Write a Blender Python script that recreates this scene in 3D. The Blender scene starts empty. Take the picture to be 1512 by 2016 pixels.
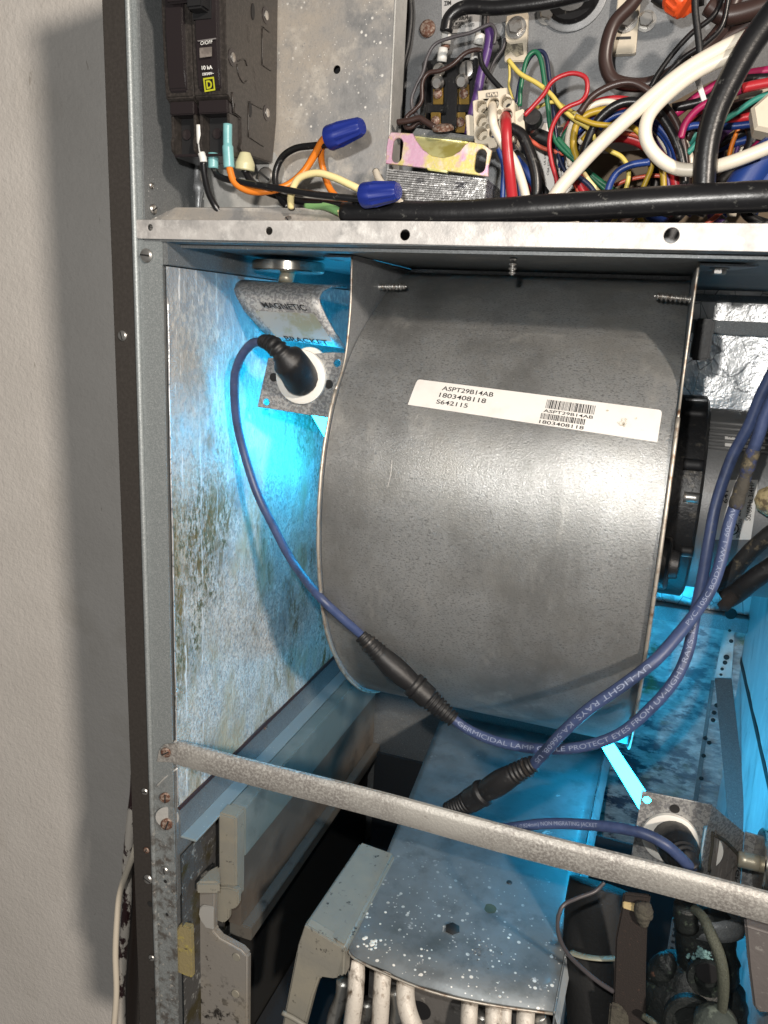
import bpy, bmesh, math, random
from mathutils import Vector, Matrix
random.seed(7)
scene = bpy.context.scene
col = scene.collection

# ------------------------------------------------------------------ camera, world, lights, exposure
F = 1512.8; W0, H0 = 1512, 2016; D = 0.46
RX = Vector((0.9401388, 0.3374684, 0.0474775))      # camera right in world
DN = Vector((0.1256942, -0.2138767, -0.9687403))    # camera down
FW = Vector((-0.3167649, 0.9167180, -0.2434916))    # camera forward
CAM = Vector((0, -D, 0))
cam = bpy.data.cameras.new('camera'); camo = bpy.data.objects.new('camera', cam); col.objects.link(camo)
cam.sensor_fit = 'HORIZONTAL'; cam.sensor_width = 36; cam.lens = 36 * F / W0
cam.clip_start = 0.01; cam.clip_end = 50
m3 = Matrix((RX, -DN, -FW)).transposed()
camo.matrix_world = Matrix.Translation(CAM) @ m3.to_4x4()
scene.camera = camo
scene.view_settings.view_transform = 'Standard'; scene.view_settings.look = 'None'
scene.view_settings.exposure = 0.0; scene.view_settings.gamma = 1
world = bpy.data.worlds.new('World'); scene.world = world; world.use_nodes = True
bg = world.node_tree.nodes['Background']; bg.inputs[0].default_value = (0.80, 0.78, 0.75, 1); bg.inputs[1].default_value = 0.14

def lamp(name, loc, power, radius, color):
    l = bpy.data.lights.new(name, 'POINT'); l.energy = power; l.shadow_soft_size = radius; l.color = color
    o = bpy.data.objects.new(name, l); o.location = loc; col.objects.link(o); return o
lamp('phone_flash', (-0.035, -D - 0.0, 0.055), 9.9, 0.006, (1.0, 0.97, 0.92))
lamp('room_lamp', (1.30, -1.60, 0.70), 225, 0.07, (1.0, 0.88, 0.76))

# ------------------------------------------------------------------ pixel + depth -> point
def ray(px, py):
    return RX * ((px - 756) / F) + DN * ((py - 1008) / F) + FW
def P(px, py, Y): d = ray(px, py); return CAM + d * ((Y + D) / d.y)
def PX(px, py, X): d = ray(px, py); return CAM + d * (X / d.x)
def PZ(px, py, Z): d = ray(px, py); return CAM + d * (Z / d.z)
def reg(x0, y0, s): return lambda x, y: (x0 + x * s, y0 + y * s)
A_ = reg(240, 0, .3704); B_ = reg(740, 0, .2646); C_ = reg(1100, 0, .2725); D_ = reg(240, 420, .344)
E_ = reg(1260, 460, .3772); F_ = reg(240, 1380, .344); G_ = reg(680, 1380, .344); H_ = reg(1080, 1380, .3156)
K_ = reg(0, 1300, .355); L_ = reg(1200, 1180, .2878); R3 = reg(1000, 230, .1058); S_ = reg(1100, 1740, .2725)
Q_ = reg(320, 0, .1637)
def pts(reg_, lst, Y=None): return [P(*reg_(p[0], p[1]), (p[2] if len(p) > 2 else Y)) for p in lst]

# ------------------------------------------------------------------ materials
MATS = {}
def mat(name, c, rough=.5, metal=0., layers=(), bump=0., bscale=300., spec=.5, coat=0., rlayers=(), bstretch=(1, 1, 1), emit=None):
    """layers: (colour, scale, lo, hi, detail, stretch, kind) mixed over the base colour"""
    if name in MATS: return MATS[name]
    m = bpy.data.materials.new(name); m.use_nodes = True; nt = m.node_tree; N = nt.nodes; Lk = nt.links
    b = N['Principled BSDF']; b.inputs['Roughness'].default_value = rough; b.inputs['Metallic'].default_value = metal
    b.inputs['Specular IOR Level'].default_value = spec
    if coat: b.inputs['Coat Weight'].default_value = coat; b.inputs['Coat Roughness'].default_value = .15
    if emit: b.inputs['Emission Color'].default_value = (*emit[0], 1); b.inputs['Emission Strength'].default_value = emit[1]
    tc = N.new('ShaderNodeTexCoord')
    def tex(scale, detail, stretch, kind):
        mp = N.new('ShaderNodeMapping'); mp.inputs['Scale'].default_value = stretch; Lk.new(tc.outputs['Object'], mp.inputs[0])
        if kind == 'v':
            t = N.new('ShaderNodeTexVoronoi'); t.inputs['Scale'].default_value = scale; Lk.new(mp.outputs[0], t.inputs['Vector']); return t.outputs['Distance']
        if kind == 'c':
            t = N.new('ShaderNodeTexVoronoi'); t.inputs['Scale'].default_value = scale; Lk.new(mp.outputs[0], t.inputs['Vector'])
            s = N.new('ShaderNodeSeparateColor'); Lk.new(t.outputs['Color'], s.inputs[0]); return s.outputs[0]
        if kind == 'e':
            t = N.new('ShaderNodeTexVoronoi'); t.feature = 'DISTANCE_TO_EDGE'; t.inputs['Scale'].default_value = scale; Lk.new(mp.outputs[0], t.inputs['Vector']); return t.outputs['Distance']
        if kind == 'w':
            t = N.new('ShaderNodeTexWave'); t.bands_direction = 'Y'; t.inputs['Detail Scale'].default_value = 6; t.inputs['Scale'].default_value = scale; t.inputs['Distortion'].default_value = detail; t.inputs['Detail'].default_value = 2
            Lk.new(mp.outputs[0], t.inputs['Vector']); return t.outputs['Fac']
        t = N.new('ShaderNodeTexNoise'); t.inputs['Scale'].default_value = scale; t.inputs['Detail'].default_value = detail; t.inputs['Roughness'].default_value = .65
        Lk.new(mp.outputs[0], t.inputs['Vector']); return t.outputs['Fac']
    def fac(sock, lo, hi):
        r = N.new('ShaderNodeMapRange'); r.clamp = True
        r.inputs['From Min'].default_value = lo; r.inputs['From Max'].default_value = hi; Lk.new(sock, r.inputs['Value']); return r.outputs[0]
    cur = None
    for ly in layers:
        lc, sc, lo, hi = ly[:4]; det = ly[4] if len(ly) > 4 else 4; st = ly[5] if len(ly) > 5 else (1, 1, 1); kd = ly[6] if len(ly) > 6 else 'n'
        f = fac(tex(sc, det, st, kd), lo, hi)
        if len(ly) > 7 and ly[7]:      # a second, larger noise gating the first
            g = fac(tex(ly[7][0], 3, (ly[7][3] if len(ly[7]) > 3 else (1, 1, 1)), 'n'), ly[7][1], ly[7][2])
            mu = N.new('ShaderNodeMath'); mu.operation = 'MULTIPLY'; Lk.new(f, mu.inputs[0]); Lk.new(g, mu.inputs[1]); f = mu.outputs[0]
        if len(ly) > 8 and ly[8]:      # gate along an object axis: (axis, from, to)
            sp = N.new('ShaderNodeSeparateXYZ'); Lk.new(tc.outputs['Object'], sp.inputs[0])
            g = fac(sp.outputs[ly[8][0]], ly[8][1], ly[8][2])
            mu = N.new('ShaderNodeMath'); mu.operation = 'MULTIPLY'; Lk.new(f, mu.inputs[0]); Lk.new(g, mu.inputs[1]); f = mu.outputs[0]
        mx = N.new('ShaderNodeMix'); mx.data_type = 'RGBA'; Lk.new(f, mx.inputs['Factor'])
        if cur is None: mx.inputs['A'].default_value = (*c, 1)
        else: Lk.new(cur, mx.inputs['A'])
        mx.inputs['B'].default_value = (*lc, 1); cur = mx.outputs['Result']
        if ly in rlayers or (len(ly) > 9):   # non-metal dirt
            pass
    if cur is None: b.inputs['Base Color'].default_value = (*c, 1)
    else: Lk.new(cur, b.inputs['Base Color'])
    for (sc, lo, hi, r0, r1) in rlayers:
        r = N.new('ShaderNodeMapRange'); r.inputs['From Min'].default_value = lo; r.inputs['From Max'].default_value = hi
        r.inputs['To Min'].default_value = r0; r.inputs['To Max'].default_value = r1
        Lk.new(tex(sc, 4, (1, 1, 1), 'n'), r.inputs['Value']); Lk.new(r.outputs[0], b.inputs['Roughness'])
    if bump:
        bp = N.new('ShaderNodeBump'); bp.inputs['Strength'].default_value = bump; bp.inputs['Distance'].default_value = .002
        Lk.new(tex(bscale, 4, bstretch, 'n'), bp.inputs['Height']); Lk.new(bp.outputs[0], b.inputs['Normal'])
    MATS[name] = m; return m

WHT = (.75, .74, .7)
SPECK = (WHT, 260, .10, .06, 0, (1, 1, 1), 'v', (60, .50, .58))
M = {}
M['galv'] = mat('galvanised_steel', (.30, .31, .32), .50, .55, [((.40, .41, .42), 1500, .4, .75, 0, (1, 1, 1), 'c'), ((.2, .21, .22), 18, .5, .8), SPECK], .12, 500, rlayers=[(60, .3, .7, .38, .55)])
M['galv_bright'] = mat('galvanised_steel_bright', (.48, .48, .46), .5, .5, [((.60, .59, .57), 60, .4, .7), ((.3, .3, .3), 180, .6, .8), ((.2, .17, .14), 40, .68, .8)], .15, 400)
M['galv_dark'] = mat('galvanised_steel_dull', (.145, .155, .16), .55, .4, [((.19, .20, .205), 1400, .4, .7, 0, (1, 1, 1), 'c'), SPECK, ((.3, .29, .27), 12, .55, .8)], .1, 400)
M['housing'] = mat('brushed_galvanised_steel', (.64, .65, .65), .44, .68,
    [((.68, .68, .67), 1500, .40, .62, 2, (.6, 1, 1)), ((.32, .325, .33), 1100, .52, .70, 2, (.5, 1, 1)), ((.56, .55, .52), 14, .5, .75), ((.40, .40, .39), 9, .48, .66, 6, (1, 1, .5)), ((.75, .74, .71), 30, .58, .70, 6, (1, 1, .25)), (WHT, 210, .13, .07, 0, (1, 1, 1), 'v', (40, .44, .52), (2, .29, .36)), (WHT, 330, .10, .05, 0, (1, 1, 1), 'v', (40, .54, .6))], .18, 900, rlayers=[(300, .3, .7, .33, .45)], bstretch=(1, 1, 1))
M['edge'] = mat('raw_steel_edge', (.5, .46, .4), .5, .7, [((.2, .11, .06), 120, .5, .7)])
M['panel'] = mat('galvanised_panel_warm', (.40, .365, .32), .52, .4, [((.30, .30, .30), 11, .42, .60, 6), ((.16, .165, .17), 22, .53, .68, 7), ((.52, .49, .44), 40, .52, .66, 6), (WHT, 150, .16, .09, 0, (1, 1, 1), 'v', (22, .48, .56)), (WHT, 330, .14, .07, 0, (1, 1, 1), 'v', (16, .47, .53)), ((.26, .26, .26), 700, .55, .75)], .15, 300)
M['control'] = mat('grey_control_panel', (.205, .215, .225), .5, .35, [((.165, .17, .18), 1300, .45, .65, 2), ((.26, .265, .27), 1000, .55, .7, 2), ((.15, .155, .16), 16, .5, .7)], .1, 900)
M['brace'] = mat('oxidised_steel_brace', (.27, .255, .24), .5, .45, [((.50, .49, .46), 520, .44, .62, 5), ((.46, .45, .42), 9, .42, .60, 3), ((.2, .17, .15), 150, .62, .75), ((.22, .14, .09), 50, .7, .8)], .3, 500)
M['rail'] = mat('white_oxidised_rail', (.47, .455, .44), .55, .3, [((.30, .295, .29), 40, .48, .68), ((.62, .61, .59), 90, .5, .7), ((.2, .14, .1), 130, .68, .8)], .2, 300)
M['jamb'] = mat('dark_brown_paint', (.031, .027, .024), .5, 0, [((.042, .037, .033), 400, .4, .7), ((.25, .24, .22), 130, .68, .76, 4, (1, 1, 1), 'n', (9, .52, .62))], .12, 900)
M['flange'] = mat('galvanised_flange', (.26, .285, .29), .55, .5, [((.33, .355, .36), 1400, .4, .8, 0, (1, 1, 1), 'c'), ((.75, .75, .72), 420, .12, .05, 0, (1, 1, 1), 'v', (30, .48, .55)), ((.13, .12, .11), 90, .46, .60, 6, (1, 1, 1), 'n', None, (2, .45, .36)), ((.5, .48, .44), 260, .60, .68, 4, (1, 1, 1), 'n', None, (2, .45, .36))], .15, 400)
M['drywall'] = mat('painted_drywall', (.80, .775, .74), .75, 0, [((.73, .705, .67), 7, .35, .7), ((.62, .59, .54), 3, .56, .72), ((.5, .47, .43), 60, .70, .74, 5, (1, 1, .3))], .9, 120, spec=.2)
M['black'] = mat('black_rubber', (.008, .008, .009), .5, 0, [((.05, .05, .048), 150, .6, .75)], .15, 300)
M['black_gloss'] = mat('black_pvc', (.007, .007, .008), .34, 0, [((.07, .07, .065), 220, .62, .70)], .12, 120)
M['breaker'] = mat('brown_black_bakelite', (.021, .018, .016), .38, 0, [((.045, .038, .034), 500, .45, .7)], .08, 900)
M['breaker_front'] = mat('glossy_black_bakelite', (.017, .013, .014), .28, 0, (), .05, 500)
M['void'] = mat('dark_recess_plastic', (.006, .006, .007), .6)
M['cable'] = mat('blue_pvc_jacket', (.036, .056, .135), .45, 0, [((.048, .070, .155), 200, .4, .7), ((.022, .034, .08), 40, .5, .68), ((.10, .11, .13), 260, .64, .74)], .06, 300)
M['cable_dirty'] = mat('soiled_blue_jacket', (.045, .04, .032), .8, 0, [((.025, .035, .09), 90, .52, .60), ((.13, .105, .06), 160, .55, .66)], .6, 300)
M['print'] = mat('white_ink', (.20, .235, .34), .7)
M['ink'] = mat('black_ink', (.015, .015, .015), .6)
M['paper'] = mat('white_label_paper', (.66, .64, .61), .5, 0, [((.58, .56, .53), 40, .5, .7), ((.3, .28, .24), 120, .7, .78)])
M['cream'] = mat('cream_nylon', (.56, .50, .40), .42, 0, [((.48, .43, .34), 60, .5, .7)])
M['orange'] = mat('orange_insulation', (.62, .17, .015), .4)
M['cream_wire'] = mat('cream_insulation', (.72, .60, .30), .38)
M['white_wire'] = mat('white_insulation', (.66, .60, .50), .4)
M['green_wire'] = mat('green_insulation', (.012, .11, .055), .38)
M['pale_green'] = mat('pale_green_insulation', (.18, .35, .14), .4)
M['red_wire'] = mat('red_insulation', (.36, .018, .025), .35)
M['magenta'] = mat('magenta_insulation', (.28, .01, .07), .38)
M['coral'] = mat('coral_insulation', (.5, .09, .05), .4)
M['blue_wire'] = mat('blue_insulation', (.010, .035, .17), .4)
M['navy'] = mat('navy_insulation', (.012, .018, .05), .35)
M['yellow_wire'] = mat('yellow_insulation', (.55, .44, .10), .38)
M['gold_wire'] = mat('golden_insulation', (.36, .24, .02), .4)
M['brown_wire'] = mat('brown_insulation', (.038, .021, .018), .38)
M['purple_wire'] = mat('purple_insulation', (.07, .03, .14), .4)
M['grey_wire'] = mat('grey_insulation', (.06, .055, .06), .4)
M['teal_wire'] = mat('teal_insulation', (.03, .20, .16), .4)
M['nut'] = mat('blue_wire_nut_plastic', (.008, .020, .17), .42)
M['nut_orange'] = mat('orange_wire_nut_plastic', (.75, .09, .02), .4)
M['teal'] = mat('translucent_teal_sleeve', (.14, .34, .36), .35, 0, [((.2, .42, .43), 80, .4, .7)])
M['sleeve_cream'] = mat('translucent_cream_sleeve', (.48, .46, .28), .4)
M['sleeve_white'] = mat('white_sleeve', (.6, .6, .58), .4)
M['screw'] = mat('zinc_screw', (.5, .49, .47), .35, .9, [((.25, .2, .16), 200, .5, .7)])
M['rust'] = mat('rusty_screw', (.12, .055, .035), .6, .4, [((.30, .24, .2), 500, .46, .6)])
M['chromate'] = mat('yellow_chromate_zinc', (.70, .42, .56), .40, .6, [((.72, .62, .22), 42, .49, .56), ((.85, .68, .66), 90, .5, .7), ((.7, .6, .68), 900, .55, .8)], .08, 400)
M['chromate_yellow'] = mat('yellow_chromate_zinc_bulge', (.70, .64, .20), .40, .6, [((.9, .88, .5), 60, .45, .6)], .08, 400)
M['lam'] = mat('varnished_steel_lamination', (.34, .34, .34), .32, .6, [((.8, .8, .8), 420, .54, .62, 4, (.25, 1, 1)), ((.06, .06, .07), 300, .55, .65, 4, (.25, 1, 1))], .3, 300)
M['brass'] = mat('dull_brass', (.40, .26, .07), .35, .9, [((.2, .1, .04), 120, .5, .7)])
M['paint_bg'] = mat('blue_grey_plate', (.150, .170, .182), .45, .25,
    [((.19, .215, .23), 12, .45, .6), ((.12, .135, .145), 40, .5, .66, 6), ((.10, .115, .12), 25, .56, .74, 5, (1, 1, 1), 'n', None, (1, -.04, -.17)), (WHT, 120, .20, .15, 0, (1, 1, 1), 'v', (45, .44, .53), (1, -.06, -.15)), (WHT, 230, .17, .12, 0, (1, 1, 1), 'v', (60, .46, .53), (1, -.05, -.16)), ((.5, .5, .5), 60, .68, .74), ((.42, .46, .48), 40, .64, .70, 6, (1, 1, 1), 'n', None, (1, .0, .14))], .12, 200)
M['pan'] = mat('grey_beige_plastic', (.20, .195, .17), .5, 0, [((.25, .235, .19), 20, .4, .7), ((.03, .028, .025), 190, .60, .66, 4, (1, 1, 1), 'n', (30, .48, .56)), ((.33, .29, .21), 8, .55, .75)], .12, 300)
M['pan_dirty'] = mat('soiled_grey_plastic', (.20, .19, .175), .5, 0, [((.02, .018, .016), 120, .54, .62, 6, (1, 1, 1), 'n', None, (2, .055, .010)), ((.04, .035, .03), 220, .62, .70, 4, (1, 1, 1), 'n', (25, .46, .56)), ((.25, .225, .18), 12, .5, .7)], .15, 200)
M['pan_in'] = mat('pan_inner_plastic', (.10, .105, .10), .38, 0, [((.13, .11, .09), 8, .4, .7), ((.04, .04, .04), 60, .6, .75)], .08, 200)
M['yellow_block'] = mat('yellowed_foam_block', (.24, .20, .10), .7, 0, [((.42, .36, .06), 90, .55, .7), ((.05, .04, .02), 200, .62, .7)], .3, 300)
M['copper_white'] = mat('scaled_white_tube', (.60, .56, .50), .5, .1, [((.11, .085, .06), 70, .52, .62, 6, (1, 1, .5)), ((.35, .30, .25), 200, .55, .7)], .35, 250)
M['dusty'] = mat('dusty_brown_strap', (.020, .015, .013), .9, 0, [((.06, .035, .028), 400, .6, .7), ((.12, .09, .07), 260, .7, .75)], .5, 700)
M['foam'] = mat('black_foam_insulation', (.005, .0055, .006), .75, 0, [((.05, .05, .05), 400, .68, .75)], .25, 300)
M['dust'] = mat('grey_dust_fluff', (.07, .065, .05), .95, 0, [((.04, .035, .03), 150, .5, .65)], .8, 300)
M['valve'] = mat('grimy_dark_valve', (.010, .013, .013), .5, .2, [((.06, .08, .06), 130, .6, .7), ((.5, .6, .6), 520, .72, .76), ((.12, .06, .04), 90, .66, .74)], .6, 180)
M['sensor_wire'] = mat('grey_green_braid', (.05, .054, .04), .6, 0, [((.08, .088, .065), 900, .4, .6)], .5, 1200)
M['bracket'] = mat('mottled_galvanised_bracket', (.22, .22, .225), .55, .4, [((.38, .38, .37), 420, .47, .53, 2, (1, 1, 1)), ((.16, .155, .15), 30, .56, .75)], .12, 400)
M['bracket_dirty'] = mat('grimy_bracket_sticker', (.20, .18, .165), .7, .1, [((.34, .32, .30), 60, .5, .65, 4, (3, 3, .5)), ((.05, .045, .04), 90, .6, .7)], .3, 300)
M['sticker_worn'] = mat('worn_silver_sticker', (.42, .42, .40), .4, .5, [((.34, .33, .24), 45, .5, .6), ((.2, .19, .18), 80, .62, .7)])
M['gasket'] = mat('white_lamp_collar', (.74, .72, .67), .45)
M['magnet'] = mat('nickel_magnet_cup', (.62, .58, .52), .2, 1.0, [((.3, .24, .2), 40, .55, .7)])
M['stem'] = mat('brass_nickel_stem', (.48, .44, .34), .4, .5)
M['tube'] = mat('glowing_uv_tube', (.1, .5, .6), .3, 0, emit=((.012, .50, .95), 30))
M['tube2'] = mat('glowing_uv_tube_lower', (.1, .5, .6), .3, 0, emit=((.014, .52, .95), 32))
M['motor'] = mat('cast_grey_motor_shell', (.20, .20, .20), .48, .55, [((.22, .22, .22), 700, .4, .7), ((.12, .11, .1), 25, .58, .72)], .15, 700)
M['motor_band'] = mat('black_motor_band', (.016, .016, .017), .38, .2, [((.10, .09, .075), 120, .56, .68, 5, (1, 1, 1), 'n', (20, .45, .6))], .25, 300)
M['tan'] = mat('tan_adhesive_lump', (.48, .38, .20), .6, 0, [((.15, .11, .06), 90, .55, .65)], .4, 150)
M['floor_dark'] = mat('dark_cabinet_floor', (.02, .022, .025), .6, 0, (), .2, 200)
M['grey_panel'] = mat('grey_plastic_panel', (.125, .112, .108), .6, 0, [((.09, .082, .08), 14, .4, .7, 3, (1, 1, .3)), ((.2, .19, .18), 200, .6, .7)], .25, 150)
M['blue_paint'] = mat('white_enamel_lining', (.50, .53, .55), .5, .1, [((.26, .28, .30), 22, .55, .66, 5, (1, 1, .35)), ((.62, .64, .65), 45, .5, .7, 4, (1, 1, .4)), ((.04, .04, .035), 320, .68, .74, 4, (1, 1, .4))], .35, 120, bstretch=(1, 1, .4))
M['seam'] = mat('black_seam_sealant', (.012, .013, .015), .7)

def foil_material(name, g):
    """aluminium foil facing: creased, scuffed to grey and stained by brown and green mould low down"""
    return mat(name, (.34, .36, .38), .45, .35, [
        ((.56, .55, .52), 190, .46, .58, 8, (1, 1, .75), 'n', (14, .40, .56)),
        ((.74, .71, .66), 300, .36, .50, 8, (1, 1, .85), 'n', (11, .34, .44), g),
        ((.42, .40, .36), 520, .50, .60, 4, (1, 1, .8), 'n', None, g),
        ((.52, .45, .33), 22, .48, .62, 6, (1, 1, .5), 'n', None, g),
        ((.24, .175, .075), 220, .44, .56, 8, (1, 1, .5), 'n', (13, .50, .60, (1, 1, .4)), g),
        ((.14, .14, .075), 380, .48, .60, 6, (1, 1, .5), 'n', (12, .50, .60, (1, 1.2, .45)), g),
        ((.80, .79, .77), 13, .975, .998, .9, (1, 1, .4), 'w', (30, .48, .56), (1, -.10, -.17)),
        ((.80, .78, .74), 230, .60, .70, 3, (1, 1, .12), 'n', (18, .46, .58), (1, -.0, -.15)),
    ], .7, 210, bstretch=(1.0, 1.0, .8), rlayers=[(60, .4, .62, .38, .65)])
M['foil'] = foil_material('stained_foil_facing', (2, .80, .64))
M['foil_back'] = mat('quilted_foil_facing', (.80, .80, .80), .36, .75, [((.35, .36, .38), 40, .55, .70, 4, (1, 1, 1)), ((.2, .21, .22), 60, .025, .0, 0, (1, 1, .6), 'e')], .8, 55)
M['foil_mold'] = mat('mouldy_foil_facing', (.42, .44, .45), .45, .4, [((.62, .63, .62), 60, .45, .6, 6, (1, 1, 2.5)), ((.03, .05, .09), 42, .48, .55, 9, (.7, 1, 1.6), 'n', (11, .44, .52), (0, .30, .10)), ((.13, .13, .03), 50, .42, .56, 7, (1, 1, 1.3), 'n', (9, .52, .60))], .9, 60, bstretch=(.6, 1, 1.6))

# ------------------------------------------------------------------ object helpers
def new_mesh_obj(name, me, m, parent=None):
    o = bpy.data.objects.new(name, me); col.objects.link(o)
    if m and not len(me.materials): me.materials.append(m)
    return o
def finish(o, parent=None):
    """put the object's origin somewhere sensible: at its thing's base or at its own centre"""
    me = o.data
    if parent is not None:
        org = Vector(parent['_o']); me.transform(Matrix.Translation(-org)); o.parent = parent; o['_o'] = tuple(org)
    else:
        xs = [v.co for v in me.vertices]
        org = Vector((sum(v.x for v in xs), sum(v.y for v in xs), 0)) / max(1, len(xs)); org.z = min(v.z for v in xs)
        me.transform(Matrix.Translation(-org)); o.location = org; o['_o'] = tuple(org)
    me.update(); return o
def thing(name, label, cat, loc, group=None):
    o = bpy.data.objects.new(name, None); col.objects.link(o); o.empty_display_size = .01
    o.location = loc; o['_o'] = tuple(loc); o['label'] = label; o['category'] = cat
    if group: o['group'] = group
    return o
def tag(o, label=None, cat=None, group=None, kind=None):
    if label: o['label'] = label
    if cat: o['category'] = cat
    if group: o['group'] = group
    if kind: o['kind'] = kind
    return o
def part(name, bm, m, parent=None, smooth=False, label=None):
    bmesh.ops.recalc_face_normals(bm, faces=bm.faces)
    me = bpy.data.meshes.new(name); bm.to_mesh(me); bm.free()
    if smooth is True: me.shade_smooth()
    elif smooth == 'auto':
        me.shade_smooth(); me.set_sharp_from_angle(angle=math.radians(35))
    o = new_mesh_obj(name, me, m); finish(o, parent)
    if label: o['label'] = label
    return o
def bevel(bm, w, seg=2, ang=30):
    es = [e for e in bm.edges if len(e.link_faces) == 2 and e.calc_face_angle(0) > math.radians(ang)]
    if es and w > 0: bmesh.ops.bevel(bm, geom=es, offset=w, segments=seg, affect='EDGES', clamp_overlap=True)
def box(x0, x1, y0, y1, z0, z1, bw=0., bm=None):
    nb = bmesh.new()
    vs = [nb.verts.new((x, y, z)) for x in (x0, x1) for y in (y0, y1) for z in (z0, z1)]
    for f in ((0, 1, 3, 2), (4, 6, 7, 5), (0, 4, 5, 1), (2, 3, 7, 6), (0, 2, 6, 4), (1, 5, 7, 3)): nb.faces.new([vs[i] for i in f])
    bmesh.ops.recalc_face_normals(nb, faces=nb.faces)
    bevel(nb, bw)
    return merge(bm, nb)
def merge(bm, nb):
    if bm is None: return nb
    me = bpy.data.meshes.new('tmp'); nb.to_mesh(me); bm.from_mesh(me); nb.free(); bpy.data.meshes.remove(me); return bm
def extr(poly, vec, bw=0., seg=2, bm=None):
    """polygon (3-D points) pushed along vec into a solid"""
    nb = bmesh.new(); vec = Vector(vec)
    a = [nb.verts.new(Vector(p)) for p in poly]; b = [nb.verts.new(Vector(p) + vec) for p in poly]; n = len(a)
    nb.faces.new(a); nb.faces.new(b[::-1])
    for i in range(n): nb.faces.new((a[i], b[i], b[(i + 1) % n], a[(i + 1) % n]))
    bmesh.ops.recalc_face_normals(nb, faces=nb.faces)
    bevel(nb, bw, seg)
    return merge(bm, nb)
def sheet(p, t, bw=0., bm=None):
    """thin plate from planar polygon, thickness t away from the viewer"""
    a, b, c = Vector(p[0]), Vector(p[1]), Vector(p[2]); n = (b - a).cross(c - a).normalized()
    if n.dot(a - CAM) < 0: n = -n
    return extr(p, n * t, bw, bm=bm)
def spline(pp, sub=8):
    pp = [Vector(p) for p in pp]
    if len(pp) == 2: return [pp[0].lerp(pp[1], i / sub) for i in range(sub + 1)]
    q = [pp[0] * 2 - pp[1]] + pp + [pp[-1] * 2 - pp[-2]]; out = []
    for i in range(1, len(q) - 2):
        p0, p1, p2, p3 = q[i - 1:i + 3]
        for k in range(sub):
            t = k / sub
            out.append(.5 * ((2 * p1) + (p2 - p0) * t + (2 * p0 - 5 * p1 + 4 * p2 - p3) * t * t + (3 * p1 - p0 - 3 * p2 + p3) * t ** 3))
    out.append(pp[-1]); return out
def tube(pp, r, seg=10, sub=8, raw=False, bm=None, squash=1.):
    """r: number or function of 0..1 along the path"""
    c = pp if raw else spline(pp, sub)
    rf = r if callable(r) else (lambda t: r)
    L = [0.]
    for i in range(1, len(c)): L.append(L[-1] + (c[i] - c[i - 1]).length)
    nb = bm if bm is not None else bmesh.new(); rings = []
    T = (c[1] - c[0]).normalized(); up = Vector((0, 0, 1)) if abs(T.z) < .9 else Vector((1, 0, 0)); U = T.cross(up).normalized()
    for i, p in enumerate(c):
        if i == 0: t2 = T
        elif i == len(c) - 1: t2 = (c[i] - c[i - 1]).normalized()
        else: t2 = (c[i + 1] - c[i - 1]).normalized()
        U = (U - t2 * U.dot(t2)).normalized(); V = t2.cross(U)
        rr = rf(L[i] / L[-1])
        rings.append([nb.verts.new(p + (U * math.cos(2 * math.pi * k / seg) + V * (squash * math.sin(2 * math.pi * k / seg))) * rr) for k in range(seg)])
    for a, b in zip(rings, rings[1:]):
        for k in range(seg): nb.faces.new((a[k], a[(k + 1) % seg], b[(k + 1) % seg], b[k]))
    nb.faces.new(rings[0][::-1]); nb.faces.new(rings[-1])
    return nb
def lathe(p0, axis, prof, seg=24, bm=None):
    """prof: (distance along axis, radius) pairs"""
    nb = bm if bm is not None else bmesh.new(); ax = Vector(axis).normalized(); p0 = Vector(p0)
    U = ax.orthogonal().normalized(); V = ax.cross(U); rings = []
    for (d, r) in prof:
        rings.append([nb.verts.new(p0 + ax * d + (U * math.cos(2 * math.pi * k / seg) + V * math.sin(2 * math.pi * k / seg)) * max(r, 1e-5)) for k in range(seg)])
    for a, b in zip(rings, rings[1:]):
        for k in range(seg): nb.faces.new((a[k], a[(k + 1) % seg], b[(k + 1) % seg], b[k]))
    nb.faces.new(rings[0][::-1]); nb.faces.new(rings[-1])
    return nb
def cplate(name, outline, holes, t, org, ux, uy, m, parent=None, bw=.0002):
    """flat plate with real holes: 2-D outline and (x, y, r) or point-list holes, laid in the plane org + ux, uy"""
    cu = bpy.data.curves.new('c', 'CURVE'); cu.dimensions = '2D'; cu.fill_mode = 'BOTH'; cu.extrude = t / 2 - bw; cu.bevel_depth = bw; cu.bevel_resolution = 0
    def spl(pp):
        s = cu.splines.new('POLY'); s.points.add(len(pp) - 1)
        for i, q in enumerate(pp): s.points[i].co = (q[0], q[1], 0, 1)
        s.use_cyclic_u = True
    spl(outline)
    for h in holes:
        if len(h) == 3 and not hasattr(h[0], '__len__'): spl([(h[0] + h[2] * math.cos(2 * math.pi * k / 20), h[1] + h[2] * math.sin(2 * math.pi * k / 20)) for k in range(20)])
        else: spl(h)
    o = bpy.data.objects.new('c', cu); col.objects.link(o); bpy.context.view_layer.update()
    me = bpy.data.meshes.new_from_object(o.evaluated_get(bpy.context.evaluated_depsgraph_get())); bpy.data.objects.remove(o)
    ux, uy = Vector(ux), Vector(uy); n = ux.cross(uy)
    mm = Matrix((ux, uy, n)).transposed().to_4x4(); mm.translation = Vector(org); me.transform(mm)
    me.materials.clear(); me.name = name; me.validate()
    return finish(new_mesh_obj(name, me, m), parent)
def rrect(x0, x1, y0, y1, r, n=5):
    out = []
    for cx, cy, a in ((x1 - r, y1 - r, 0), (x0 + r, y1 - r, 90), (x0 + r, y0 + r, 180), (x1 - r, y0 + r, 270)):
        for k in range(n + 1):
            t = math.radians(a + 90 * k / n); out.append((cx + r * math.cos(t), cy + r * math.sin(t)))
    return out
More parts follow.
